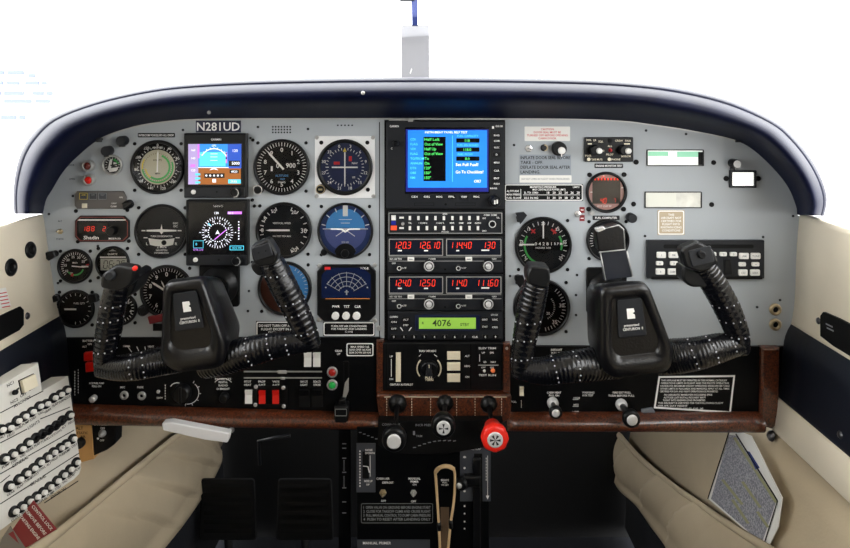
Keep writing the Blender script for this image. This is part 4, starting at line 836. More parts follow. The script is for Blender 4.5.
for lab, y, m in (('red lens lamp in chrome ring by gear lever', 371.8, 'redlamp'), ('green lens lamp in chrome ring by gear lever', 384.5, 'greenlamp')):
    t = T('indicator_lamp', lab, 'lamp', 332.3, y, PL); t.part('ring', 'steel', t.b().lathe(332.3, y, [(5.4, 0), (5.4, 1.5), (4.6, 2.4), (3.7, 2)], 24, cap=False)); t.part('lens', m, t.b().lathe(332.3, y, [(3.9, .5), (3.4, 2.4), (2, 3.2), (.2, 3.5)], 20))
t = T('gear_lever', 'black landing gear lever in slot with silver wedge above left walnut trim', 'lever', 345, 385, PL)
t.part('slot', 'matte', t.b().rframe(342.8, 361, 349, 404, 1.2, 0, .8, 1.5)); t.part('wedge', 'steel', t.b().prism([(345, 382), (348.8, 377), (349, 390), (346, 397), (342.8, 396.5)], .5, 3, .4)); t.part('handle', 'black', t.b().box(336, 400, 349.5, 419, 1, 14, 1.5, 1.5)); t.part('handle_rim', 'steel', t.b().rframe(337, 402, 348.5, 409, .5, 14, 14.3, .8)); t.part('arm', 'black', t.b().box(340, 396, 346, 404, 0, 9, 1))
placard('placard', 'black placard with rounded white border near top right of the left switch panel', 346, 342.5, 374, 356.5, 'matte', 'white', ['MAX SPEED 165', 'GEAR OPER 165 KIAS', 'GEAR DOWN 200 KIAS'], 'white', pad=3, p=PL)
t = T('rocker_switch', 'bright red double rocker switch left of the left yoke', 'switch', 91.5, 361, PL); t.part('rocker', 'red', t.b().prism([(86, 351.5), (95, 350.5), (96, 359), (86, 359.5)], 0, 5, .8)); t.part('rocker', 'red', t.b().prism([(88, 361), (97, 360), (98, 369), (88.5, 370)], 0, 6, .8)); t.part('well', 'matte', t.b().box(85, 349.5, 99, 371, 0, .5))
t = T('push_pull_control', 'small white push knob at left end of the switch panel', 'knob', 94.5, 397.5, PL); t.part('knob_body', 'chrome', t.b().lathe(94.5, 397.5, [(3.2, 0), (3.2, 5), (2, 5.6)], 18))
for lab, x, y in (('left one of the two microphone jacks below the left yoke arm', 124.5, 395), ('right one of the two microphone jacks below the left yoke arm', 142, 395.5)):
    t = T('microphone_jack', lab, 'jack', x, y, PL); t.part('nut', 'steel', t.b().lathe(x, y, [(4.2, 0), (4.2, 1.2), (3.3, 2), (2, 2), (1.7, .4)], 24, cap=False)); t.part('socket', 'matte', t.b().disc(x, y, 1.9, .5, 16))
toggle('small bright toggle right of the microphone jacks', 158.5, 391.5, 2, 'chrome', (.9, -.9), 6, PL)
t = T('rotary_control', 'large black rotary knob with white arc scale below left yoke hub', 'knob', 183, 392, PL); t.part('knob_body', 'black', t.b().lathe(183, 392, [(9, 0), (8.5, 6), (7, 7)], 30)); t.part('pointer', 'black', t.b().box(181.8, 384, 184.2, 400, 6.5, 8.5, .5))
t = T('rotary_control', 'small black rotary knob under the panel light text', 'knob', 225, 396, PL); t.part('knob_body', 'black', t.b().lathe(225, 396, [(4.5, 0), (4.2, 6), (3.4, 6.6)], 22))
# right switch panel
t = T('switch_console', 'long black switch panel right of the walnut quadrant', 'switch panel', 632, 378, 0)
t.part('panel_plate', 'sub', t.b().prism([(506, 345.5), (806, 345.5), (806, 425), (506, 412)], -6, zz, .4)); B = t.b(); z = zz+.05
B.text('DEFROST', 556, 348.8, 2, z, 11).text('PULL ON', 556, 352, 2, z, 10).text('CABIN HEAT', 553.5, 391.3, 1.9, z, 14).text('PULL ON', 553.5, 394.2, 1.9, z, 10).text('WARNING', 587.5, 391.3, 1.9, z, 12).text('AUX TEST', 587, 394, 1.9, z, 11).text('FIRE EXT PULL', 621, 391.3, 1.9, z, 18).text('TURN BEFORE PULL', 620.5, 394.4, 1.9, z, 26).text('HIGH', 576, 396.7, 1.8, z).text('MED', 575.5, 403.5, 1.8, z).text('LOW', 575, 410.5, 1.8, z).text('PULL', 513.5, 400.5, 1.8, z)
for yy in (396.7, 403.5, 410.5): B.rect(572, yy+1.4, 578, yy+1.8, z)
for i in range(4): B.rect(520.6, 399+i*2, 521.2, 400.4+i*2, z)
t.part('lettering', 'white', B)
rocker('slim white rocker at left end of the right switch panel', 521.5, 390.5, 'ivory', 4, 9)
t = placard('placard', 'large tilted black placard with white border and many lines of white text', 654.5, 377, 733.5, 411, 'matte', 'white', [], None, p=PL)
P0 = [(658, 375.5), (735.5, 374.5), (731, 413.5), (653, 408.5)]
for o in list(t.root.children): bpy.data.objects.remove(o)
t.part('plate', 'matte', t.b().prism(P0, 0, .4)); Q0 = shrink(P0, .5); Q1 = shrink(P0, 2.2); t.part('border', 'white', t.b().loop(Q0, Q1, .4, .5))
B = t.b()
for i, (s_, wd, x) in enumerate([('THIS AIRPLANE MUST BE OPERATED IN THE NORMAL CATEGORY', 66, 661), ('OPERATIONS LIMITS IN FLIGHT AND THE PILOTS OPERATING', 68, 660.7), ('HANDBOOK MAXIMUM WEIGHT OPERATING ENVELOPE SEE TABLE', 69, 660.3), ('OTHER LIMITS IN PLACARDS AND MANUALS APPLY AT ALL TIMES', 69, 660), ('CERTIFIED FOR DAY AND NIGHT OPERATIONS ICE PROHIBITED', 58, 659.7), ('NO AEROBATIC MANEUVERS INCLUDING SPINS', 48, 664), ('ALTITUDE LOST IN STALL RECOVERY 300 FT', 42, 663.5), ('FLIGHT INTO KNOWN ICING PROHIBITED', 42, 663), ('THIS AIRCRAFT IS CERTIFIED FOR THE FOLLOWING FLIGHT', 65, 658), ('VFR IFR DAY NIGHT', 30, 657.5), ('VMO  VALUES  KIAS  165', 27, 676)]):
    B.text(s_, x, 380.2+i*2.75+(.6 if i > 4 else 0), 1.75, .5, wd, 'l', 0)
t.part('lettering', 'white', B)
M['greylid'] = mat('grey lid', '70747c', .4)
t = T('small_bracket', 'small grey bracket at lower left corner of the large tilted placard', 'bracket', 648, 409.5, PL); t.part('plate', 'greylid', t.b().prism([(641, 409), (652, 407), (655, 412), (641, 412)], 0, 2, .3))
def pullknob(label, bx, by, kx, ky, r, cap='capsilver'):
    p = .06; t = T('pull_control', label, 'knob', bx, by, PL); 
    o = t.part('collar', cap, t.b().lathe(bx, by, [(5.6, 0), (5.6, 3), (4, 6), (2.5, 7)], 24))
    k0 = Vector((0, 0, 0)); tip = W(kx, ky, p)-W(bx, by, PL); T_ = Vector((tip.x, tip.z, -tip.y))
    B = t.b(); n = 20; v = []; rr = r*S*(D-p)/D
    prof = [(.35*rr, 0), (.4*rr, .72), (rr*.95, .78), (rr, .9), (rr*.9, .98), (rr*.62, .985)]
    for q, u in prof:
        for i in range(n): a = 6.28318*i/n; v.append((T_.x*u+q*math.cos(a), T_.y*u+q*math.sin(a), T_.z*u))
    B.v = v; B.f = [(k*n+i, k*n+(i+1) % n, (k+1)*n+(i+1) % n, (k+1)*n+i) for k in range(len(prof)-1) for i in range(n)]+[tuple(range((len(prof)-1)*n, len(prof)*n))]; B.s = [True]*(len(B.f)-1)+[False]
    t.part('knob', 'black', B); B = t.b(); v = []
    for q, u in ((.62*rr, .98), (.58*rr, 1.0), (.3*rr, 1.01)):
        for i in range(n): a = 6.28318*i/n; v.append((T_.x*u+q*math.cos(a), T_.y*u+q*math.sin(a), T_.z*u))
    B.v = v; B.f = [(k*n+i, k*n+(i+1) % n, (k+1)*n+(i+1) % n, (k+1)*n+i) for k in range(2) for i in range(n)]+[tuple(range(2*n, 3*n))]; B.s = [True]*len(B.f); t.part('cap', cap, B)
pullknob('chrome capped pull knob under the left arm of the right yoke', 552.5, 402.5, 556, 413.5, 6.6)
pullknob('chrome capped black pull knob over right walnut trim under right yoke hub', 621, 404, 632.5, 420.5, 9)
# walnut
def moulding(name, label, x0, ya0, yb0, x1, ya1, yb1, parent=None, d=.022):
    """rounded horizontal moulding from x0 to x1 (top ya, bottom yb, pixels)"""
    o = empty(name, W((x0+x1)/2, (ya0+yb0)/2, 0)); tag(o, label, 'trim')
    v = []; f = []; n = 14; N = 24
    for j in range(N+1):
        u = j/N; x = x0+(x1-x0)*u; a = ya0+(ya1-ya0)*u; b_ = yb0+(yb1-yb0)*u
        for i in range(n+1):
            q = math.pi*i/n; w_ = math.sin(q)**.6; c = (1-math.cos(q))/2
            v.append(W(x, a+(b_-a)*c, 0)+Vector((0, -.004-d*w_*(1 if c > .12 else .8), 0))-o.location)
    for j in range(N):
        for i in range(n): f.append((j*(n+1)+i, (j+1)*(n+1)+i, (j+1)*(n+1)+i+1, j*(n+1)+i+1))
    f.append(tuple(range(n, -1, -1))); m_ = N*(n+1); f.append(tuple(range(m_, m_+n+1)))
    mesh_obj('wood_moulding', v, f, 'wood', o, [True]*(len(f)-2)+[False]*2); return o
moulding('walnut_trim', 'long polished burl walnut moulding under the left switch panel', 60, 402, 419.5, 382, 411, 424.5)
moulding('walnut_trim', 'long polished burl walnut moulding under the right switch panel', 505, 410.5, 426, 757, 410, 427.5)
t = T('walnut_trim', 'dark upright walnut strip at right end of the right switch panel', 'trim', 768, 385, 0); t.part('wood_strip', 'wood', t.b().prism([(758, 345), (776, 345), (775, 420), (769, 425.5), (757, 422)], 0, 8, 2)); screws(t, [], 'steel')
t = T('walnut_trim', 'narrow upright walnut strip left of the autopilot', 'trim', 380.5, 364, 0); t.part('wood_strip', 'wood', t.b().box(376.8, 338, 384, 394, 0, 6, 1.2))
t = T('walnut_trim', 'narrow upright walnut strip right of the autopilot', 'trim', 506, 368, 0); t.part('wood_strip', 'wood', t.b().box(502.5, 341, 509.5, 400, 0, 6, 1.2)); screws(t, [(506, 346)], 'steel', 1.8, 6.6)
t = T('lever_quadrant', 'burl walnut quadrant block carrying three engine control levers', 'quadrant', 443, 402, 0)
t.part('wood_block', 'wood', t.b().prism(roundpoly([(377, 389), (510, 389), (509, 412), (500, 417.5), (390, 416.5), (380, 413)], 3), -4, 13, 1.2)); B = t.b()
for x in (387.5, 412, 430.5, 456, 474, 500):
    for i in range(7): B.rect(x-.3, 392+i*2.7, x+.3, 393.6+i*2.7, 13.06)
B.rect(385, 390.6, 505, 391.2, 13.06); t.part('scale_marks', 'ivory', B)
PQ = 13*S
def tube(path, radii, n=14, cap=True):
    v = []; f = []; N = len(path); up = None
    for i, p in enumerate(path):
        d = (path[min(N-1, i+1)]-path[max(0, i-1)]).normalized()
        if up is None: up = d.orthogonal().normalized()
        up = (up-d*up.dot(d)).normalized(); sd = d.cross(up)
        r = radii[i] if isinstance(radii, (list, tuple)) else radii
        for k in range(n):
            a = 6.28318*k/n; v.append(p+(up*math.cos(a)+sd*math.sin(a))*r)
    for i in range(N-1):
        for k in range(n): f.append((i*n+k, i*n+(k+1) % n, (i+1)*n+(k+1) % n, (i+1)*n+k))
    if cap: f.append(tuple(range(n-1, -1, -1))); f.append(tuple(range((N-1)*n, N*n)))
    return v, f
def lever(label, bx, by, kx, ky, r, m, dome, rose=None):
    t = T('engine_lever', label, 'lever', bx, by, PQ); k = S*(D-PQ)/D
    t.part('boot', 'black', t.b().lathe(bx, by, [(dome, 0), (dome*.95, 2.5), (dome*.7, 5), (dome*.35, 6.5)], 26))
    p = .1; a = Vector((0, 0, .004)); w = W(kx, ky, p)-W(bx, by, PQ); e = Vector((w.x, w.z, -w.y)); 
    vv, ff = tube([a+(e-a)*u for u in (0, .4, .8, .93)], [.0036, .003, .003, .0036], 12); mesh_obj('stem', vv, ff, 'black' if m != 'redpaint' else 'black', t.root, True)
    rr = r*S*(D-p)/D; n = 30
    def ring(prof, name, mm, par=None, sc=None):
        v = []
        for q, u in prof:
            for i in range(n):
                an = 6.28318*i/n; qq = q*rr*(1+(.03*math.cos(an*8) if sc and q > .8 else 0)); v.append((e.x+qq*math.cos(an), e.y+qq*math.sin(an), e.z+u*rr))
        f = [(k_*n+i, k_*n+(i+1) % n, (k_+1)*n+(i+1) % n, (k_+1)*n+i) for k_ in range(len(prof)-1) for i in range(n)]; f.append(tuple(range((len(prof)-1)*n, len(prof)*n)))
        return mesh_obj(name, v, f, mm, par or t.root, [True]*(len(f)-1)+[False])
    if m == 'redpaint':
        o = ring([(.3, -1.9), (.62, -1.8), (.66, -1.0), (.9, -.8), (1, -.4), (1, -.05), (.86, .1), (.62, .12)], 'knob', m, None, True); vv, ff = tube([a+(e-a)*u for u in (.62, .7, .8, .9)], [rr*.35, rr*.55, rr*.6, rr*.6], 16); mesh_obj('shank', vv, ff, m, o, True)
    else: o = ring([(.3, -1.3), (.85, -1.1), (1, -.7), (1, -.15), (.9, 0), (.72, .02)], 'knob', m)
    c = ring([(.58, 0.02), (.58, .16), (.5, .2)], 'cap', 'capsilver', o)
    B = Bd(0, 0, 1)
    if rose:
        v = []; f = []
        for q in range(4 if m != 'redpaint' else 6):
            a0 = 6.283*q/(4 if m != 'redpaint' else 6); 
            v += [(e.x, e.y, e.z+.205*rr)]+[(e.x+.4*rr*math.cos(a0+da), e.y+.4*rr*math.sin(a0+da), e.z+.205*rr) for da in (-.25, .25)]; f.append((q*3, q*3+1, q*3+2))
        mesh_obj('cap_pattern', v, f, 'charcoal', c)
lever('left engine lever with round black knob and plain silver cap', 397.5, 403.5, 394, 441, 12.2, 'black', 9.5)
lever('middle engine lever with black knob and patterned silver cap, pushed highest', 445, 403, 443.5, 427.5, 12, 'black', 8.5, True)
lever('right engine lever with bright red scalloped knob', 488.5, 404, 495, 439, 13.6, 'redpaint', 8.5, True)
# ------------------------------------------------------------------ control yokes
def rel(P, o): return [p-o for p in P]
def path3(P, n=6): return [W(*q) for q in spline(P, n)]
def loft_px(layers, o):
    """layers: list of (pixel polygon, p); closed sections joined front to back"""
    v = []; f = []; n = len(layers[0][0])
    for P, p in layers: v += [W(x, y, p)-o for x, y in P]
    for k in range(len(layers)-1):
        for i in range(n): f.append((k*n+i, k*n+(i+1) % n, (k+1)*n+(i+1) % n, (k+1)*n+i))
    f.append(tuple(range(n-1, -1, -1))); f.append(tuple(range((len(layers)-1)*n, len(layers)*n)))
    return v, f
def scl(P, cx, cy, s, sy=None): return [(cx+(x-cx)*s, cy+(y-cy)*(sy or s)) for x, y in P]
def pp(P, p, q):
    """move a pixel polygon seen at depth p so that it is the same world outline at depth q"""
    m = (D-p)/(D-q); return [(VX+(x-VX)*m, VY+(y-VY)*m) for x, y in P]
def block(P, p0, p1, o, ch=2.0, r=4):
    P = roundpoly(P, r, 3); pc = p1-ch*S
    Lr = [(pp(P, p1, p0), p0), (pp(P, p1, pc), pc), (shrink(P, ch*.35), p1-ch*S*.3), (shrink(P, ch), p1)]
    return loft_px(Lr, o)
def wrap_arm(name, P, R, o, parent, lace_t, ridges=30, amp=.04):
    n = 30; path = path3(P, n); N = len(path)
    rad = []
    for i in range(N):
        t = i/n; a = min(int(t), len(R)-1); b_ = min(a+1, len(R)-1); u = t-a
        r = (R[a]+(R[b_]-R[a])*u)*S*(D-.13)/D
        rad.append(r*(1+amp*((i/N*ridges) % 1-.5)))
    v, f = tube(rel(path, o), rad, 20)
    ob = mesh_obj(name, v, f, 'leather', parent, True)
    # lacing: rows of small white stitches that follow the wrap round the tube
    bm = bmesh.new()
    for (t0, a0, a1, cnt, slant) in lace_t:
        for k in range(cnt):
            u = k/(cnt-1) if cnt > 1 else .5
            i = min(N-2, max(1, int(t0*N))); p = path[i]; d = (path[i+1]-path[i-1]).normalized()
            view = (EYE-p).normalized(); view = (view-d*view.dot(d)).normalized(); sd = d.cross(view)
            an = math.radians(a0+(a1-a0)*u); q = p+(view*math.cos(an)+sd*math.sin(an))*rad[i]*1.0+d*slant*(u-.5)*rad[i]-o
            bmesh.ops.create_icosphere(bm, subdivisions=1, radius=.0011, matrix=Matrix.Translation(q))
    me = bpy.data.meshes.new('lacing'); bm.to_mesh(me); bm.free(); me.materials.append(M['lace'])
    lo = bpy.data.objects.new('lacing', me); COL.objects.link(lo); lo.parent = ob
    return ob
def dn(P, d):
    y0 = min(q[1] for q in P); y1 = max(q[1] for q in P)
    return [(x, y+d*(y1-y)/(y1-y0)) for x, y in P]
def yoke(label, mount, c, hubP, tilt, left, right, heads, badge_c):
    o = W(*c, .1); root = empty('control_yoke', o); tag(root, label, 'control yoke')
    # shaft
    a = W(*mount, .0); h = W(*c, .08)
    v, f = tube(rel([a+Vector((0, -.002, 0)), h], o), .017, 20); mesh_obj('shaft', v, f, 'charcoal', root, True)
    # hub: sections from back to front, with a sunken badge field
    P = roundpoly(hubP, 9, 5); cx, cy = badge_c
    p1 = .15
    L = [(pp(dn(scl(P, *c, .90), 15), p1, .072), .072), (pp(dn(scl(P, *c, .95), 12), p1, .082), .082), (pp(dn(scl(P, *c, 1.0), 5), p1, .118), .118), (pp(dn(scl(P, *c, 1.01), 1), p1, .138), .138), (scl(P, *c, .97), .147), (scl(P, cx, cy, .88), p1), (scl(P, cx, cy, .68), p1), (scl(P, cx, cy, .645), p1-.0035), (scl(P, cx, cy, .62), p1-.0045)]
    v, f = loft_px(L, o); hub = mesh_obj('hub', v, f, 'hub', root, [True]*(len(f)-2)+[False]*2)
    bx, by, bw, bh = badge_c[0], badge_c[1], 29, 38
    bp = rot2(roundpoly([(bx-bw*.42, by-bh/2), (bx+bw*.42, by-bh/2), (bx+bw/2, by+bh/2), (bx-bw/2, by+bh/2)], 2.5, 3), bx, by, -tilt)
    v, f = loft_px([(bp, p1-.006), (bp, p1-.002), (shrink(bp, .8), p1-.0012)], o); bd_ = mesh_obj('badge', v, f, 'charcoal', hub)
    B = Bd(bx, by, S*(D-p1)/D)
    em = [(bx-3.6, by-9.5), (bx+3.4, by-9.5), (bx+4.2, by-6.2), (bx+2.2, by-4.6), (bx+4.2, by-3), (bx+4.2, by+.8), (bx-3.6, by+.8)]
    B.flat(rot2(em, bx, by, -tilt), 0); 
    for e in (-6.5, -2.5): pass
    t_ = Bd(bx, by, S*(D-p1)/D); t_.text('pressurized', bx, by+7, 2.4, 0, 15); t_.text('CENTURION  II', bx+1, by+11, 2.6, 0, 20)
    a = math.radians(tilt); cs, sn = math.cos(a), math.sin(a)
    base = W(bx, by, p1-.0008)-o
    vv = [Vector((x, 0, y))+base for x, y, z in B.v]; mesh_obj('emblem', vv, B.f, 'whitelamp', bd_)
    vv = [Vector((x*cs-y*sn, 0, x*sn+y*cs))+base for x, y, z in t_.v]; mesh_obj('lettering', vv, t_.f, 'whitelamp', bd_)
    for arm, grip in (left, right):
        ob = wrap_arm('arm', arm['P'], arm['R'], o, root, arm['L'])
        gb = wrap_arm('grip', grip['P'], grip['R'], o, root, grip['L'], 22)
    for hd in heads:
        v, f = block(hd['P'], hd['p0'], hd['p1'], o, 2.2, hd.get('r', 4)); ho = mesh_obj('switch_head', v, f, 'black', root, hd.get('smooth', False))
        for nm, kind, m, x, y, r, hgt in hd.get('extra', []):
            B = Bd(0, 0, S*(D-hd['p1'])/D); 
            if kind == 'c': B.lathe(0, 0, [(r, 0), (r*.95, hgt*.8), (r*.7, hgt)], 18)
            else: B.prism(rot2(rrpts(-r, -kind*r, r, kind*r, 1.6, 3), 0, 0, hd.get('rot', 0)), 0, hgt, .5)
            q = W(x, y, hd['p1'])-o; vv = [Vector((a_, -c_, b_))+q for a_, b_, c_ in B.v]; mesh_obj(nm, vv, B.f, m, ho, B.s)
    return root, o
p = .13
FR = (-62, 62)
def mount(label, cx, cy, w_, h_):
    t = T('yoke_mount', label, 'mount', cx, cy); t.part('plate', 'matte', t.b().box(cx-w_/2, cy-h_/2, cx+w_/2, cy+h_/2, 0, 3, .8, 3)); t.part('boot', 'black', t.b().lathe(cx, cy, [(w_*.48, 2.5), (w_*.47, 5), (w_*.40, 6), (w_*.38, 9), (w_*.33, 10), (w_*.31, 13)], 36))
mount('black square mount plate with round boot behind left yoke hub', 220, 285, 40, 42)
mount('black square mount plate with round boot behind right yoke hub', 606, 290, 40, 46)
ly, lo_ = yoke('left black leather wrapped control yoke in front of pilot side instruments', (218, 285), (191, 322),
    [(162.5, 282), (203, 277), (226, 345), (223, 369), (176, 374), (160, 362)], 8,
    (dict(P=[(182, 357, .11), (160, 361, .12), (138, 366, .13), (118, 368, .13), (100, 366, .128)], R=[15, 14.5, 13.5, 12, 10.5], L=[(.43, -58, 58, 5, .1), (.55, -58, 58, 5, .1)]),
     dict(P=[(103, 372, .128), (105, 352, .13), (109, 330, .132), (113, 307, .135), (119, 283, .137), (123, 272, .138)], R=[8, 11, 12.5, 12.5, 12, 10], L=[(.24, *FR, 5, .5), (.36, *FR, 5, .5), (.52, *FR, 5, .5), (.64, *FR, 5, .5)])),
    (dict(P=[(205, 362, .11), (228, 358, .12), (252, 351, .13), (282, 344, .13), (312, 341, .128)], R=[16, 16, 14.5, 12.5, 10], L=[(.5, -60, 60, 6, .15), (.66, -60, 60, 6, .15), (.8, -20, 60, 4, .15)]),
     dict(P=[(313, 347, .128), (306, 331, .13), (295, 308, .132), (284, 287, .135), (273, 265, .137), (268, 256, .138)], R=[8.5, 11.5, 13, 13.5, 12.5, 10], L=[(.2, *FR, 5, -.5), (.36, *FR, 5, -.5), (.47, *FR, 5, -.5), (.72, -60, 20, 4, -.5)])),
    [dict(P=[(101, 275), (115, 265.5), (135, 269), (132, 284), (120, 292), (100, 288)], p0=.146, p1=.165, extra=[('thumb_button', 'c', 'charcoal', 111, 275, 5.2, 4), ('trigger_button', 'c', 'redpaint', 135.5, 268, 2.4, 3)]),
     dict(P=[(250, 246), (268, 238.5), (278, 254), (275, 265), (257, 268), (252, 260)], p0=.145, p1=.162, rot=-18, extra=[('face_plate', .72, 'charcoal', 262.5, 251.5, 9.2, 1.6), ('dimple', 'c', 'matte', 259, 252.5, 1.1, 1.9), ('dimple', 'c', 'matte', 266, 250.5, 1.1, 1.9)]),
     dict(P=[(250, 262), (262, 262), (268, 275), (258, 277), (251, 270)], p0=.12, p1=.14)],
    (187, 311))
v, f = block([(120, 286), (132, 272), (139, 276), (132, 293), (122, 302)], .10, .14, lo_, 1.5, 3); mesh_obj('trigger_guard', v, f, 'black', ly)
ry, ro_ = yoke('right black leather wrapped control yoke with clip, in front of copilot side', (606, 290), (633, 322),
    [(599, 287), (648, 282), (675, 352), (671, 373), (610, 380), (600, 364)], 5,
    (dict(P=[(618, 362, .11), (596, 364, .12), (568, 367, .13), (542, 371, .13), (522, 369, .128)], R=[16, 16, 15, 13, 10.5], L=[(.45, -60, 60, 6, .1), (.62, -60, 60, 6, .1)]),
     dict(P=[(520, 376, .128), (522, 356, .13), (526, 332, .132), (531, 307, .135), (536, 286, .137), (539, 277, .138)], R=[8.5, 11, 12.5, 13.5, 12.5, 10], L=[(.2, *FR, 5, .5), (.36, *FR, 5, .5), (.5, *FR, 5, .5)])),
    (dict(P=[(655, 357, .11), (676, 356, .12), (698, 353, .13), (722, 347, .13), (742, 344, .128)], R=[17, 17, 15.5, 13.5, 9.5], L=[(.45, -60, 60, 6, .15), (.62, -60, 60, 6, .15), (.82, -60, 30, 5, .15)]),
     dict(P=[(741, 352, .128), (737, 333, .13), (727, 308, .132), (715, 286, .135), (704, 268, .137), (699, 260, .138)], R=[8.5, 11.5, 13, 13, 12.5, 10], L=[(.2, *FR, 5, -.5), (.33, *FR, 5, -.5), (.46, *FR, 5, -.5)])),
    [dict(P=[(530, 266), (550, 267.5), (551, 282), (546, 289.5), (528, 285), (526.5, 275)], p0=.132, p1=.158, r=4),
     dict(P=[(681, 250), (699, 241.5), (714, 250), (719.5, 263), (702, 273), (686, 268)], p0=.149, p1=.166, rot=-14, extra=[('face_plate', .72, 'charcoal', 701, 256, 11.5, 1.4), ('thumb_button', 'c', 'matte', 700.5, 254, 4, 5)]),
     dict(P=[(683, 266), (702, 273), (717, 273), (708, 287), (692, 288), (683, 281)], p0=.125, p1=.148)],
    (631, 318))
# clipboard clip on top of the right yoke
o = W(616, 250, .125); ck = empty('chart_clip', o); tag(ck, 'black chart clip with chrome edges standing on top of right yoke hub', 'clip')
v, f = block([(595.5, 230), (618, 224.5), (624.5, 229), (625, 249.5), (599, 252)], .122, .138, o, 1.5, 2.5); mesh_obj('clip_pad', v, f, 'hub', ck)
v, f = block([(601, 249), (625.5, 247), (632.5, 277), (605, 281)], .120, .128, o, 1, 1); mesh_obj('clip_leaf', v, f, 'navypanel', ck)
for nm, P in (('chrome_edge', [(596, 231), (606, 228.5), (619, 225), (623.5, 229), (625, 249)]), ('chrome_edge', [(599, 252.3), (625.5, 249.5)]), ('chrome_edge', [(600.5, 253), (603, 266), (605.5, 280)]), ('chrome_edge', [(627, 251), (632.5, 276)])):
    v, f = tube(rel([W(x, y, .137 if y < 253 else .1285) for x, y in P], o), .0008, 8); mesh_obj(nm, v, f, 'steel', ck, True)
v, f = block([(595, 229), (604, 226.5), (605.5, 229.5), (598, 232.5)], .135, .141, o, .5, .8); mesh_obj('clip_spring', v, f, 'chrome', ck)

# ------------------------------------------------------------------ pedestal
pz = .03
t = T('centre_pedestal', 'black centre pedestal below the engine levers', 'pedestal', 420, 490, pz)
t.part('front_plate', 'sub', t.b().prism([(357, 428), (489, 428), (489, 560), (357, 560)], -60, 0, .3))
B = t.b(); z = .1
B.text('TURN OFF', 398, 421, .1, z).text('CABIN AIR', 383, 487-8.5, 2.2, z, 13).text('DEFROST', 388, 482.5, 2, z, 11).text('MANUAL', 414.5, 478.5, 2.2, z, 12).text('PRIMER', 414.5, 481.5, 2, z, 8).text('ON', 414.5, 484.5, 1.8, z).text('OFF', 383.5, 500.8, 2, z).text('OFF', 413.5, 501.3, 2, z).text('BRAKE', 445, 480, 2, z, 8).text('PULL', 445, 482.5, 1.6, z).text('TO SET', 445, 485, 1.6, z)
t.part('lettering', 'white', B)
# arc marks below the middle lever
t2 = T('lever_label_plate', 'curved black plate with white lever markings below middle engine lever', 'plate', 425, 436, .035); t2.part('plate', 'matte', t2.b().prism([(378, 421), (503, 421), (500, 437), (488, 447), (440, 455), (392, 453), (378, 445)], -20, 0, .3)); B = t2.b()
B.text('COWL FLAP', 391, 424.5, 2.2, .1, 18).text('INCR PRESS', 424, 425, 2.2, .1, 17).flat([(413, 431), (415, 431), (415, 435), (413, 435)], .1).text('TRIM', 419, 436, 2, .1)
for i in range(9): q = i/8; B.line(413+q*40, 447.5-q*6-3*math.sin(q*3), 416+q*40, 447.3-q*6.3-3*math.sin(q*3), .9, .1)
for i in range(5): B.rect(359+i*4, 432+i*1.6, 361.5+i*4, 432.8+i*1.6, .1)
t2.part('markings', 'grey', B)
t = T('trim_plate', 'dark grey upright trim scale plate at upper left of pedestal', 'plate', 366, 467, pz); t.part('plate', 'greyplate', t.b().box(356.5, 443, 375.5, 492, 0, .8, .3)); t.part('slot', 'matte', t.b().rect(362.5, 451, 369, 478, .9))
B = t.b(); B.text('NOSE', 369, 449.5, 2, .95).text('DOWN', 370, 452.5, 2, .95).text('NOSE UP', 368.5, 480.5, 2, .95, 8).text('UP', 368, 484, 1.8, .95)
for i in range(13): B.rect(359.5, 450+i*2.9, 360.6, 451.5+i*2.9, .95)
B.line(363, 465.5, 368, 466, .7, .95).line(368, 466, 369.5, 472, 1, .95).rect(370, 455, 370.5, 476, .95); t.part('lettering', 'white', B)
toggle('brass toggle on left of pedestal above the engraved placard', 383, 492.5, 3.6, 'brass', (0, -.1), 7, pz); toggle('steel toggle on pedestal above the engraved placard', 413.5, 492.5, 3.2, 'steel', (0, -.2), 7, pz)
placard('placard', 'engraved black placard with several lines of pale text on pedestal', 361, 503, 433, 523, 'matte', 'grey', ['1  OPEN VALVE ON GROUND BEFORE ENGINE START', '2  CLOSE FOR TAKEOFF CLIMB AND CRUISE FLIGHT', '3  PULL MANUAL CONTROL TO DUMP CABIN PRESSURE', '4  PUSH TO RESET AFTER LANDING ONLY'], 'grey', pad=2.4, p=pz, bw=.3)
t = placard('placard', 'grey plate reading manual primer at bottom of pedestal', 357, 539.5, 430, 560, 'greyplate', 'white', [], p=pz); t.part('lettering', 'white', t.b().text('MANUAL PRIMER', 363, 542.7, 2.6, .5, 28, 'l'))
t = T('cowl_flap_plate', 'dark grey plate with lever slot and white dots on right of pedestal', 'plate', 475, 480, pz); t.part('plate', 'greyplate', t.b().box(460, 443, 490.5, 501, 0, .8, .3)); t.part('slot', 'matte', t.b().prism([(474, 453), (482, 453), (483, 545), (476, 545)], .5, 1.2)); B = t.b()
for yy in (456.5, 467.5, 490.5): B.disc(464.5, yy, 1.2, .95, 10)
for yy in (505.5, 513, 521, 528): B.disc(464.5, yy, .9, .95, 10)
B.rect(463, 456, 466, 457.3, .96).text('COWL FLAP', 473, 448.3, 2.2, .95, 16); B.line(487.5, 455, 487.5, 495, .5, .95).flat([(485.8, 495), (489.2, 495), (487.5, 499)], .95).text('CLOSED', 486, 470, .1, .95)
for i in range(8): B.rect(485.8, 457+i*3, 486.5, 459+i*3, .95)
t.part('markings', 'whitelamp', B)
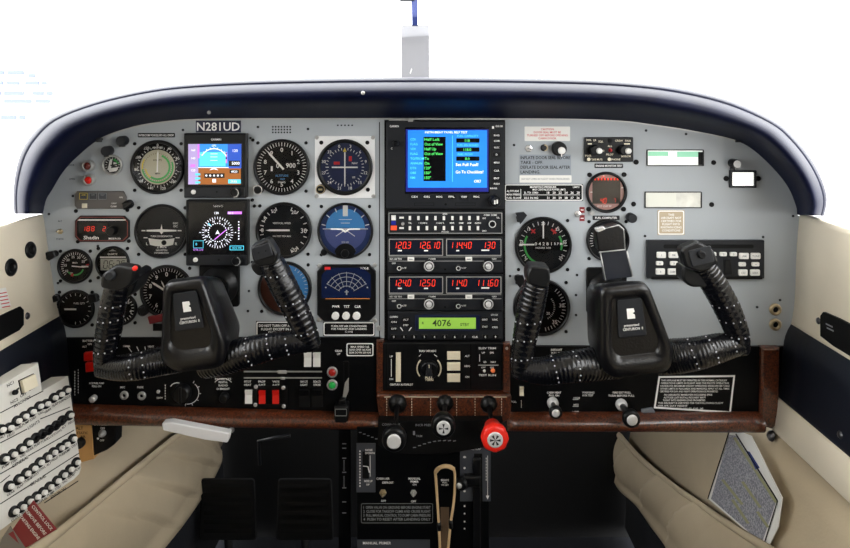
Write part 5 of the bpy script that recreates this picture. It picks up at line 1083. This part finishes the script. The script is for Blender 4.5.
t = T('cowl_flap_lever', 'black cowl flap lever with small steel knob on right of pedestal', 'lever', 468, 478, pz); t.part('knob', 'black', t.b().lathe(461, 478, [(3, 2), (5.5, 6), (5.5, 12), (4, 14)], 22)); t.part('cap', 'steel', t.b().lathe(458.5, 477.5, [(3, 13.5), (2, 15), (.5, 15.2)], 16)); t.part('arm', 'black', t.b().box(464, 472.5, 480, 483, 1, 8, 1.2)); t.part('guard', 'black', t.b().box(473, 456, 480.5, 548, 1, 5, 1.2, 2))
# tan cord loop
o = W(446, 470, pz+.01); cd = empty('tan_strap', o); tag(cd, 'loop of tan cord hanging over the pedestal beside cowl flap lever', 'strap')
P = [(440.5, 560, .045), (438.5, 520, .045), (436, 480, .045), (435.5, 471, .047), (439.5, 467, .05), (446, 465.5, .052), (453, 468, .05), (455, 478, .045), (454, 500, .045), (450.5, 525, .045), (447, 560, .045)]
v, f = tube(rel(path3(P, 6), o), .0019, 10); mesh_obj('cord', v, f, 'tancord', cd, True)
v, f = tube(rel(path3([(435.6, 472, .048), (440, 467.5, .052), (447, 466.3, .053), (454, 469, .05)], 6), o), .0027, 10); mesh_obj('cord_sleeve', v, f, 'tancord', cd, True)
for x, y in ((439, 526), (450.8, 524)):
    v, f = tube(rel([W(x-.2, y-4, .045), W(x+.2, y+4, .045)], o), .0031, 10); mesh_obj('cord_clip', v, f, 'black', cd, True)
t = T('tan_strip', 'narrow tan brown strip behind tan cord loop', 'strip', 445, 530, pz); M['tanstrip'] = mat('tan strip', '5e4a36', .7); t.part('strip', 'tanstrip', t.b().box(440.5, 507, 449, 560, 0, .8))
t = T('flap_scale', 'narrow black scale strip with white dashes left of the pedestal', 'scale', 344, 490, .0); t.part('strip', 'sub', t.b().box(339, 428, 351, 560, 0, 2)); B = t.b()
for yy in (442, 446.5, 456.5, 470.5, 486, 500, 511): B.rect(342.5, yy, 346.5, yy+1.1, 2.1)
for i in range(10): B.rect(343.5, 459+i*1.1, 345, 459.5+i*1.1, 2.1); B.rect(343.5, 475+i*1.1, 345, 475.5+i*1.1, 2.1)
t.part('markings', 'grey', B)
# parking brake handle
o = W(196, 432, .03); pb = empty('brake_handle', o); tag(pb, 'pale metal bar handle sticking out under left walnut trim', 'handle'); M['palealu'] = mat('pale aluminium', 'f0f0f2', .35, 0)
v, f = block([(161.5, 423.5), (171, 422.5), (229.5, 433.5), (227.5, 443), (205, 440), (163, 430.5)], .03, .042, o, 1, 1.5); mesh_obj('handle_bar', v, f, 'palealu', pb); v, f = tube(rel([W(220, 436, .03), W(232, 430, -.03)], o), .004, 10); mesh_obj('rod', v, f, 'steel', pb, True)
# small boxes under the left trim
t = T('tan_box', 'small tan box with black lettering under left walnut trim', 'box', 84, 440, .002); t.part('case', 'tan', t.b().prism([(74, 422), (92.5, 422), (95, 458), (80, 462), (74, 461)], -12, 2, .5)); t.part('lettering', 'matte', t.b().text('ALT', 80.5, 427, 3, 2.1).text('STATIC', 83.5, 431.8, 2.4, 2.1).text('AIR', 84, 435.5, 2.4, 2.1)); knob(t, 'knob', 'black', 82, 441, 5, 7)
t = T('switch_box', 'small black box with steel knob under left walnut trim', 'box', 105, 436, .001); t.part('case', 'matte', t.b().prism([(92, 420), (117, 420), (116, 443), (108, 449), (94, 455)], -12, 2, .5)); t.part('lettering', 'white', t.b().text('DOOR SEAL', 103, 423.5, 2, 2.1, 15).text('ON', 103.5, 427, 2, 2.1).text('OFF', 103, 439.3, 1.8, 2.1).disc(99, 437.5, 1.2, 2.1, 10)); t.part('knob', 'steel', t.b().lathe(103.5, 432, [(3.8, 2), (3.6, 3.4), (2.6, 4.6), (1.5, 7)], 18))

# ------------------------------------------------------------------ footwell
for lab, x in (('dark left rudder pedal low in the left footwell', 228), ('dark right rudder pedal low in the left footwell', 305)):
    o = W(x, 490, -.28); r = empty('rudder_pedal', o); tag(r, lab, 'pedal'); P = roundpoly([(x-27, 478), (x+27, 478), (x+29, 540), (x-29, 540)], 4)
    v, f = loft_px([(P, -.30), (P, -.285), (shrink(P, 1.5), -.28)], o); mesh_obj('pedal_pad', v, f, 'dark', r)
    v = []; f = []
    for i in range(6):
        y = 484+i*9; q = len(v); v += [W(x-24, y, -.279)-o, W(x+24, y, -.279)-o, W(x+24, y+4, -.276)-o, W(x-24, y+4, -.276)-o]; f.append((q, q+1, q+2, q+3))
    mesh_obj('tread_rib', v, f, 'sub', r)
    vv, ff = tube([W(x, 535, -.31)-o, Vector((W(x, 535, -.31).x, .33, .02))-o], .008, 10); mesh_obj('pedal_arm', vv, ff, 'charcoal', r, True)
o = W(275, 445, -.1); r = empty('linkage_rod', o); tag(r, 'thin bent grey rod in the dark under left walnut trim', 'rod'); v, f = tube(rel([W(260, 465, -.1), W(258.5, 441, -.1), W(274, 438, -.1), W(290, 435.5, -.1)], o), .0028, 10); mesh_obj('rod', v, f, 'charcoal', r, True)
v, f = tube(rel([W(304, 428, -.1), W(308, 445, -.1), W(305, 465, -.1)], o), .003, 10); 
# ------------------------------------------------------------------ side walls: pockets, breaker panel and fittings
def norm(a, b, c): return (b-a).cross(c-a).normalized()
def pocket(label, hem, low, P0, N, sgn, folds, hw=.006):
    o = hit(*hem[len(hem)//2], P0, N); root = empty('map_pocket', o); tag(root, label, 'pocket')
    H = spline(hem, 14); L = spline(low, 14); n = len(H); m_ = 16
    nn = N if N.x*sgn > 0 else -N
    v = []; f = []
    for i in range(n):
        a = hit(*H[i], P0, N); b_ = hit(*L[i], P0, N); u = i/(n-1)
        for j in range(m_+1):
            w_ = j/m_; bul = .022*math.sin(math.pi*min(1, w_*1.1+.12))**.7*math.sin(math.pi*min(1, max(0, u*.9+.05)))**.4
            fold = 0
            for fu, fa, wd, sk in folds:
                dd = (u-(fu+sk*w_))/wd; fold += fa*(1-dd) if 0 <= dd < 1 else (fa*.5*(1+dd*4) if -.25 < dd < 0 and False else 0)
            v.append(a+(b_-a)*w_+nn*(max(.004, max(.0015, bul)+.004+fold*(math.sin(math.pi*w_)**.5)))-o)
    for i in range(n-1):
        for j in range(m_): f.append((i*(m_+1)+j, (i+1)*(m_+1)+j, (i+1)*(m_+1)+j+1, i*(m_+1)+j+1))
    ob = mesh_obj('pocket_cloth', v, f, 'creamcloth', root, True); sd = ob.modifiers.new('t', 'SOLIDIFY'); sd.thickness = .002; sd.offset = -1
    pth = [hit(*q, P0, N)+nn*.011-o for q in H]; dwn = [(hit(*L[i], P0, N)-hit(*H[i], P0, N)).normalized() for i in range(n)]
    v = []; f = []; K = 6
    for i in range(n):
        for k in range(K+1):
            q = k/K; v.append(pth[i]+dwn[i]*(q*.014-.002)+nn*(.004*math.sin(math.pi*q)+.004))
    for i in range(n-1):
        for k in range(K): f.append((i*(K+1)+k, (i+1)*(K+1)+k, (i+1)*(K+1)+k+1, i*(K+1)+k+1))
    hb = mesh_obj('hem_band', v, f, 'creamcloth', root, True); sd = hb.modifiers.new('t', 'SOLIDIFY'); sd.thickness = .003; sd.offset = -1
    return root
KL = [W(108, 470), W(126, 590)]; NL = norm(KL[0], KL[1], KL[0]+Vector((0, .3, 0)))
pocket('gathered cream leather map pocket on the left footwell wall', [(10, 556), (38, 537), (70, 513), (104, 486), (130, 466), (150, 450), (172, 434), (196, 425)], [(60, 640), (118, 590), (150, 560), (172, 535), (192, 508), (210, 480), (219, 458), (213, 440)], KL[0], NL, 1, [(.30, .007, .16, .18), (.48, .010, .14, .16), (.68, .011, .12, .13), (.85, .009, .10, .03)])
KR = [W(760, 455), W(745, 500)]; KR2 = [W(745, 500), W(728, 590)]; NR = norm(KR2[0], KR2[1], KR2[0]+Vector((0, .3, 0)))
pocket('cream leather map pocket on the right footwell wall holding a printed card', [(622, 430), (634, 443), (650, 460), (679, 484), (705, 502), (735, 522), (765, 540), (800, 560)], [(612, 456), (613, 472), (622, 490), (640, 507), (655, 528), (672, 552), (690, 590), (700, 640)], KR2[0], NR, -1, [(.18, .009, .12, .06), (.38, .011, .13, .08), (.58, .009, .13, .1)])
# printed card in right pocket
NC = norm(W(734, 440), W(712, 500), W(734, 440)+Vector((0, .3, 0)))
PC = hit(745, 495, KR2[0]-Vector((.012, 0, 0)), NR)
CD = [hit(*q, PC, NR) for q in ((731, 428), (752, 436), (783, 498), (779, 527), (768, 549), (709, 499))]
o = CD[0].copy(); card = empty('checklist_card', o); tag(card, 'printed grey and yellow checklist card standing in the right map pocket', 'card')
nn = NR if NR.x < 0 else -NR
v = [q-o for q in CD]+[q+nn*.0012-o for q in CD]; n6 = len(CD)
mesh_obj('card_sheet', v, [tuple(range(n6)), tuple(range(2*n6-1, n6-1, -1))]+[(i, (i+1) % n6, n6+(i+1) % n6, n6+i) for i in range(n6)], 'cardwhite', card)
def printed():
    m = bpy.data.materials.new('printed table'); m.use_nodes = True; nt = m.node_tree; b = nt.nodes['Principled BSDF']
    tc = nt.nodes.new('ShaderNodeTexCoord'); vo = nt.nodes.new('ShaderNodeTexNoise'); vo.inputs['Scale'].default_value = 420; vo.inputs['Detail'].default_value = 1
    r = nt.nodes.new('ShaderNodeValToRGB'); r.color_ramp.elements[0].position = .42; r.color_ramp.elements[0].color = (*lin('76767f'), 1); r.color_ramp.elements[1].position = .6; r.color_ramp.elements[1].color = (*lin('a8a8ae'), 1)
    nt.links.new(tc.outputs['Object'], vo.inputs['Vector']); nt.links.new(vo.outputs[0], r.inputs[0]); nt.links.new(r.outputs[0], b.inputs['Base Color']); b.inputs['Roughness'].default_value = .5
    return m
M['print'] = printed()
def oncard(L, lift=.0016): return [hit(*q, PC, NR)+nn*lift-o for q in L]
mesh_obj('printed_table', oncard([(730, 435), (739, 436), (778, 500), (763, 543), (712, 499)]), [(0, 1, 2, 3, 4)], 'print', card)
M['navyink'] = mat('navy ink', '2a3a7a', .5); M['oliveink'] = mat('olive ink', '96956f', .5)
v = []; f = []
for a_, b_, w_ in (((731, 430), (709, 499), .6), ((737, 434), (779, 501), .6), ((779, 501), (765, 546), .6)):
    q = len(v); d = Vector((b_[0]-a_[0], b_[1]-a_[1])).normalized(); v += oncard([(a_[0]-d.y*w_, a_[1]+d.x*w_), (b_[0]-d.y*w_, b_[1]+d.x*w_), (b_[0]+d.y*w_, b_[1]-d.x*w_), (a_[0]+d.y*w_, a_[1]-d.x*w_)], .002); f.append((q, q+1, q+2, q+3))
mesh_obj('border_line', v, f, 'matte', card)
mesh_obj('title_block', oncard([(748, 451), (751, 452), (761, 468), (757, 470)], .002), [(0, 1, 2, 3)], 'navyink', card)
v = []; f = []
for x0, y0, x1, y1 in ((734, 438, 776, 503), (722, 480, 742, 505), (742, 482, 760, 508), (732, 500, 748, 524), (757, 512, 768, 528)):
    q = len(v); v += oncard([(x0, y0), (x0+3, y0-.5), (x1+3, y1-.5), (x1, y1)], .0018); f.append((q, q+1, q+2, q+3))
mesh_obj('coloured_row', v, f, 'oliveink', card)

def onwall(P, N, sgn):
    """rotation whose local z is the wall normal, local y roughly up"""
    z = N if N.x*sgn > 0 else -N; x = Vector((0, 0, 1)).cross(z).normalized(); y = z.cross(x)
    return Matrix((x, y, z)).transposed()
# breaker panel
A = W(68, 376, .095); Bc = W(81, 478, .105); C_ = W(0, 428, .19); NB = norm(A, Bc, C_); RB = onwall(A, NB, 1)
o = hit(40, 440, A, NB); cb = empty('circuit_breaker_panel', o, RB); tag(cb, 'off white circuit breaker panel with rows of black buttons on left wall', 'breaker panel')
RBi = RB.transposed()
def loc(px, py, lift=0): return RBi @ (hit(px, py, A, NB)-o)+Vector((0, 0, lift))
out = [(38, 363), (42, 391), (68, 376), (81, 468), (79, 474), (74, 479), (20, 516), (-20, 545), (-40, 560), (-40, 410)]
def slab(name, out, z0, z1, m, par): 
    n = len(out); v = [loc(*q, z0) for q in out]+[loc(*q, z1) for q in out]
    return mesh_obj(name, v, [tuple(range(n, 2*n)), tuple(range(n-1, -1, -1))]+[(i, (i+1) % n, n+(i+1) % n, n+i) for i in range(n)], m, par)
slab('panel_plate', out, -.03, 0, 'cbpanel', cb)
rows = [[(0, 430), (8, 428), (16, 421), (23, 416.5), (30.5, 412), (38, 406.5), (45, 404), (52.5, 398), (59, 394.5), (65.5, 390.5)],
        [(3, 459), (11.5, 454.5), (20, 449), (27, 443), (34.5, 438), (41.5, 434), (48, 430), (55, 425.5), (61, 420.5), (68.5, 415.5)],
        [(8, 486.5), (17.5, 479.5), (25, 473.5), (32, 468.5), (38.5, 462.5), (46, 457.5), (52, 452.5), (59, 448), (64.5, 444.5), (71.5, 439)],
        [(13, 511.5), (20.5, 507), (27.5, 501.5), (35, 497), (41.5, 492.5), (48, 487), (55.5, 481), (62, 475), (68.5, 469.5), (75, 462.5)]]
proto = None
B = Bd(0, 0, .001); B.lathe(0, 0, [(6.2, 0), (6.2, 3), (5.4, 4), (3.6, 4)], 18); cvs = B
Bcap = Bd(0, 0, .001); Bcap.lathe(0, 0, [(3.1, 3.8), (3.0, 7.5), (2.4, 8.2)], 16)
names = ['first', 'second', 'third', 'fourth', 'fifth', 'sixth', 'seventh', 'eighth', 'ninth', 'tenth']
bodyme = None
for j, row in enumerate(rows):
    for i, (x, y) in enumerate(row):
        blk = (j == 1 and 4 <= i <= 8)
        if proto is None:
            proto = mesh_obj('breaker_button', cvs.v, cvs.f, 'black', cb, cvs.s); pc = mesh_obj('button_cap', Bcap.v, Bcap.f, 'whitelamp', proto, Bcap.s); ob = proto; _q = mesh_obj('button_cap', Bcap.v, Bcap.f, 'black', None, Bcap.s); pcb = _q.data; bpy.data.objects.remove(_q)
        else:
            ob = proto.copy(); COL.objects.link(ob); ob.parent = cb
            c2 = pc.copy(); COL.objects.link(c2); c2.parent = ob
            if blk: c2.data = pcb; c2['label'] = 'black breaker cap'
        if j == 1 and i == 2: ob['label'] = 'breaker button with brownish cap'
        ob.location = loc(x, y)
# dividers and lettering on the breaker panel
def wl_line(P, w_=.0006, name='divider_line', m='matte'):
    v = []; f = []
    for (x0, y0, x1, y1) in P:
        a = loc(x0, y0, .0004); b_ = loc(x1, y1, .0004); d = (b_-a).normalized(); s_ = Vector((-d.y, d.x, 0))*w_; q = len(v)
        v += [a-s_, b_-s_, b_+s_, a+s_]; f.append((q, q+1, q+2, q+3))
    return mesh_obj(name, v, f, m, cb)
wl_line([(0, 413, 17, 404), (27, 399, 43, 391), (0, 443, 27, 429), (40, 419, 70, 407), (0, 483, 10, 475), (0, 474, 14, 466), (28, 456, 74, 430), (0, 504, 33, 483), (43, 476, 79, 453), (44, 503, 78, 481)])
v = []; f = []
def wtext(s_, px, py, h):
    mv, mf, x0, x1 = text_mesh(s_); a = loc(px, py, .0005); b_ = loc(px+10, py-6.2, .0005); d = (b_-a).normalized(); u = Vector((-d.y, d.x, 0)); k = h/CAP; q = len(v)
    for x, y in mv: v.append(a+d*(x-(x0+x1)/2)*k+u*(y*k-h/2))
    for ff in mf: f.append(tuple(i+q for i in ff))
labs = ['ALT', 'FIELD', 'FUEL', 'PUMP', 'STBY', 'VAC', 'GEAR', 'FLAP', 'TURN', 'CLUST', 'COWL']
for j, row in enumerate(rows):
    for i, (x, y) in enumerate(row): wtext(labs[(i+j*3) % 11], x+2.6, y+6.5, .0028)
for s_, x, y in (('AVIONICS', 22, 401.5), ('LIGHTS', 33.5, 424.5), ('GENERAL', 20, 461.5), ('GENERAL', 38, 480), ('NC1', 10, 384), ('NC2', 14, 401), ('OFF', 23, 394.5), ('ON', 31, 388.5), ('AMPS', 71, 474), ('ENVIRON', 58, 493)): wtext(s_, x, y, .0036)
mesh_obj('lettering', v, f, 'matte', cb)
sw = slab('rocker_switch', [(19, 381), (32, 374.5), (35, 386), (21.5, 393)], 0, .006, 'ivory', cb); slab('switch_frame', [(18, 380.5), (33, 373.5), (36.5, 386.5), (21, 394.5)], 0, .001, 'matte', cb)
tg = mesh_obj('toggle', Bcap.v, Bcap.f, 'black', cb, Bcap.s); tg.location = loc(12, 392.5); 
wl_line([(14, 392, 19, 388)], .0012, 'link_line')
slab('upper_edge', [(38, 362.4), (42.4, 391), (43.4, 390.6), (39, 362)], -.012, -.002, 'grey', cb)
# shelf edge below breaker panel
o2 = hit(75, 480, A, NB); 
# red control lock tag, in front of breaker panel
At = W(33, 502, .12); o = W(30, 520, .24); tg = T('control_lock_tag', 'dark red tag reading control lock in front of lower breaker panel', 'tag', 30, 523, .24)
tg.part('tag_plate', 'reddark', tg.b().prism([(33.5, 500), (57, 529), (25, 548), (20, 560), (-6, 560), (2, 541), (10, 533)], 0, 1, .2))
M['greyred'] = mat('grey tag part', '77726c', .5)
tg.part('grey_field', 'greyred', tg.b().prism([(11, 525), (29, 551), (20, 566), (-6, 566), (2, 538)], .8, 1.2))
B = tg.b()
for s_, x, y, w_ in (('CONTROL LOCK', 43, 517, 31), ('REMOVE BEFORE', 36.5, 521.5, 31), ('STARTING ENGINE', 30, 526, 31)): B.text(s_, x, y, 3.2, 1.1, w_, 'c', 51)
tg.part('lettering', 'cardwhite', B); tg.part('red_wedge', 'reddark', tg.b().flat([(9, 533), (14, 530), (20, 543)], 1.3))
# fittings on upper left wall
UL = W(50, 250); NUL = norm(W(50, 250), W(56, 290), W(50, 250)+Vector((0, .3, 0))); RUL = onwall(UL, NUL, 1)
def walltag(name, label, cat, px, py, P, N, R): 
    h = hit(px, py, P, N); return T(name, label, cat, 0, 0, 0, None, h+R.col[2]*.0005, R, .001)
for lab, px, py in (('right of the two round black sockets on left cream wall', 30, 250), ('left of the two round black sockets on left cream wall', 10.5, 267.5)):
    t = walltag('wall_socket', lab, 'socket', px, py, UL, NUL, RUL); t.part('collar', 'black', t.b().lathe(0, 0, [(12, 0), (12, 1), (10.5, 2.4), (6.5, 2.4), (5.5, .5)], 32, cap=False)); t.part('socket_hole', 'matte', t.b().lathe(0, 0, [(6, .6), (3, 1.4), (1.8, .7)], 24))
t = walltag('wall_screw', 'dark steel screw on left cream wall beside the black slot', 'screw', 27, 316, UL, NUL, RUL); t.part('screw_head', 'gunmetal', t.b().lathe(0, 0, [(5, 0), (4, 1.6), (1.2, 2)], 18))
def wallpoly(name, label, cat, poly, P, N, R, sg, m, lift=.002, part='plate', thick=.002):
    c = hit(sum(q[0] for q in poly)/len(poly), sum(q[1] for q in poly)/len(poly), P, N); r = empty(name, c, R); tag(r, label, cat); Ri = R.transposed(); n = len(poly)
    L = [Ri @ (hit(*q, P, N)-c) for q in poly]; v = [q+Vector((0, 0, lift-thick)) for q in L]+[q+Vector((0, 0, lift)) for q in L]
    mesh_obj(part, v, [tuple(range(n)), tuple(range(2*n-1, n-1, -1))]+[(i, (i+1) % n, n+(i+1) % n, n+i) for i in range(n)], m, r); return r, (lambda px, py, l=.0005: Ri @ (hit(px, py, P, N)-c)+Vector((0, 0, lift+l)))
wallpoly('ashtray_slot', 'black slot with rounded end in left cream wall', 'slot', [(-12, 321), (8, 311.5), (19, 306.5), (22.5, 310), (22.5, 325), (18, 330.5), (-12, 347)], UL, NUL, RUL, 1, 'matte')
r, L_ = wallpoly('placard', 'small white placard with red text on left cream wall at frame edge', 'placard', [(-14, 292), (5, 287.5), (10.5, 306), (-14, 313)], UL, NUL, RUL, 1, 'cardwhite', .001, 'plate', .001)
v = []; f = []
for i in range(5):
    q = len(v); y = 292.5+i*3.4; v += [L_(-3+i, y+1), L_(5.5+i*.9, y-.5), L_(5.7+i*.9, y+.5), L_(-3+i, y+2)]; f.append((q, q+1, q+2, q+3))
mesh_obj('lettering', v, f, 'redmark', r)
UR = W(794.5, 262); NUR = norm(W(794.5, 262), W(793, 300), UR+Vector((0, .3, 0))); RUR = onwall(UR, NUR, -1)
r, L_ = wallpoly('wall_vent', 'black vent unit on right cream wall at frame edge', 'vent', [(826, 312), (840, 318), (866, 331), (866, 364), (836, 346), (823, 336), (823, 316)], UR, NUR, RUR, -1, 'matte', .004, 'body', .004)
v = []; f = []
for x0, y0 in ((829, 323), (830, 327)):
    q = len(v); v += [L_(x0, y0), L_(x0+7, y0+3.4), L_(x0+7, y0+5), L_(x0, y0+1.6)]; f.append((q, q+1, q+2, q+3))
mesh_obj('lettering', v, f, 'grey', r)
t = walltag('wall_screw', 'dark steel screw beside the vent on right cream wall', 'screw', 819, 321, UR, NUR, RUR); t.part('screw_head', 'gunmetal', t.b().lathe(0, 0, [(5, 0), (4, 1.6), (1.2, 2)], 18))
NR1 = norm(W(760, 455), W(769.5, 427), W(760, 455)+Vector((0, .3, 0))); RR1 = onwall(W(760, 455), NR1, -1)
t = walltag('snap_button', 'round steel snap at top of right kick panel below walnut corner', 'snap', 772, 436, W(760, 455), NR1, RR1); t.part('snap_cap', 'gunmetal', t.b().lathe(0, 0, [(8, 0), (7.5, 2.5), (5, 5), (1, 6)], 22))
ND = norm(W(781, 352), W(776, 396), W(781, 352)+Vector((0, .3, 0))); RD = onwall(W(779, 380), ND, -1)
t = walltag('wall_screw', 'grey screw low on right navy door band', 'screw', 840.5, 435, W(779, 380), ND, RD); t.part('screw_head', 'gunmetal', t.b().lathe(0, 0, [(5, 0), (4, 1.6), (1.2, 2)], 18))
# things that repeat share a group
GROUPS = {'placard': 'placards on the panels', 'rocker_switch': 'rocker switches on the switch panel', 'toggle_switch': 'toggle switches', 'panel_bolt': 'bolts on the instrument panel',
          'pointer_selector': 'pointer knobs beside the gauges', 'dimmer_control': 'dimmer knobs at upper left', 'warning_lamp': 'press lamps at upper left', 'flight_display': 'square flight displays',
          'nav_com_radio': 'red digit radios', 'annunciator_window': 'recessed glossy windows', 'headphone_jack': 'headphone jacks', 'microphone_jack': 'microphone jacks', 'indicator_lamp': 'gear lamps',
          'switch_console': 'black switch panels', 'walnut_trim': 'walnut trims', 'engine_lever': 'engine control levers', 'pull_control': 'pull knobs on the right switch panel', 'rotary_control': 'rotary knobs on the left switch panel',
          'control_yoke': 'control yokes', 'yoke_mount': 'yoke mounts', 'rudder_pedal': 'rudder pedals', 'map_pocket': 'map pockets', 'wall_socket': 'wall sockets', 'wall_screw': 'wall screws'}
import re as _re
for o in COL.objects:
    if o.parent is None and o.get('label'):
        st_ = _re.sub(r'\.\d+$', '', o.name)
        if st_ in GROUPS: o['group'] = GROUPS[st_]
# ------------------------------------------------------------------ camera, light
cam = bpy.data.cameras.new('camera'); co = bpy.data.objects.new('camera', cam); COL.objects.link(co)
co.location = EYE; co.rotation_euler = (math.pi/2, 0, 0)
cam.sensor_width = 36; cam.lens = 36*D/(850*S); cam.shift_y = -(274-VY)/850; cam.clip_start = .01; cam.clip_end = 200
sc.camera = co
w = bpy.data.worlds.new('sky'); sc.world = w; w.use_nodes = True
nt = w.node_tree; bg = nt.nodes['Background']
tc = nt.nodes.new('ShaderNodeTexCoord'); sx = nt.nodes.new('ShaderNodeSeparateXYZ'); rp = nt.nodes.new('ShaderNodeValToRGB')
nt.links.new(tc.outputs['Generated'], sx.inputs[0]); nt.links.new(sx.outputs['Z'], rp.inputs[0])
rp.color_ramp.elements[0].position = 0; rp.color_ramp.elements[0].color = (.35, .35, .36, 1)
rp.color_ramp.elements[1].position = .05; rp.color_ramp.elements[1].color = (1, 1, 1, 1)
nt.links.new(rp.outputs[0], bg.inputs[0]); bg.inputs[1].default_value = 4.0
vs = sc.view_settings; vs.view_transform = 'Standard'; vs.look = 'None'; vs.gamma = 1; vs.use_curve_mapping = False; vs.exposure = 1.05
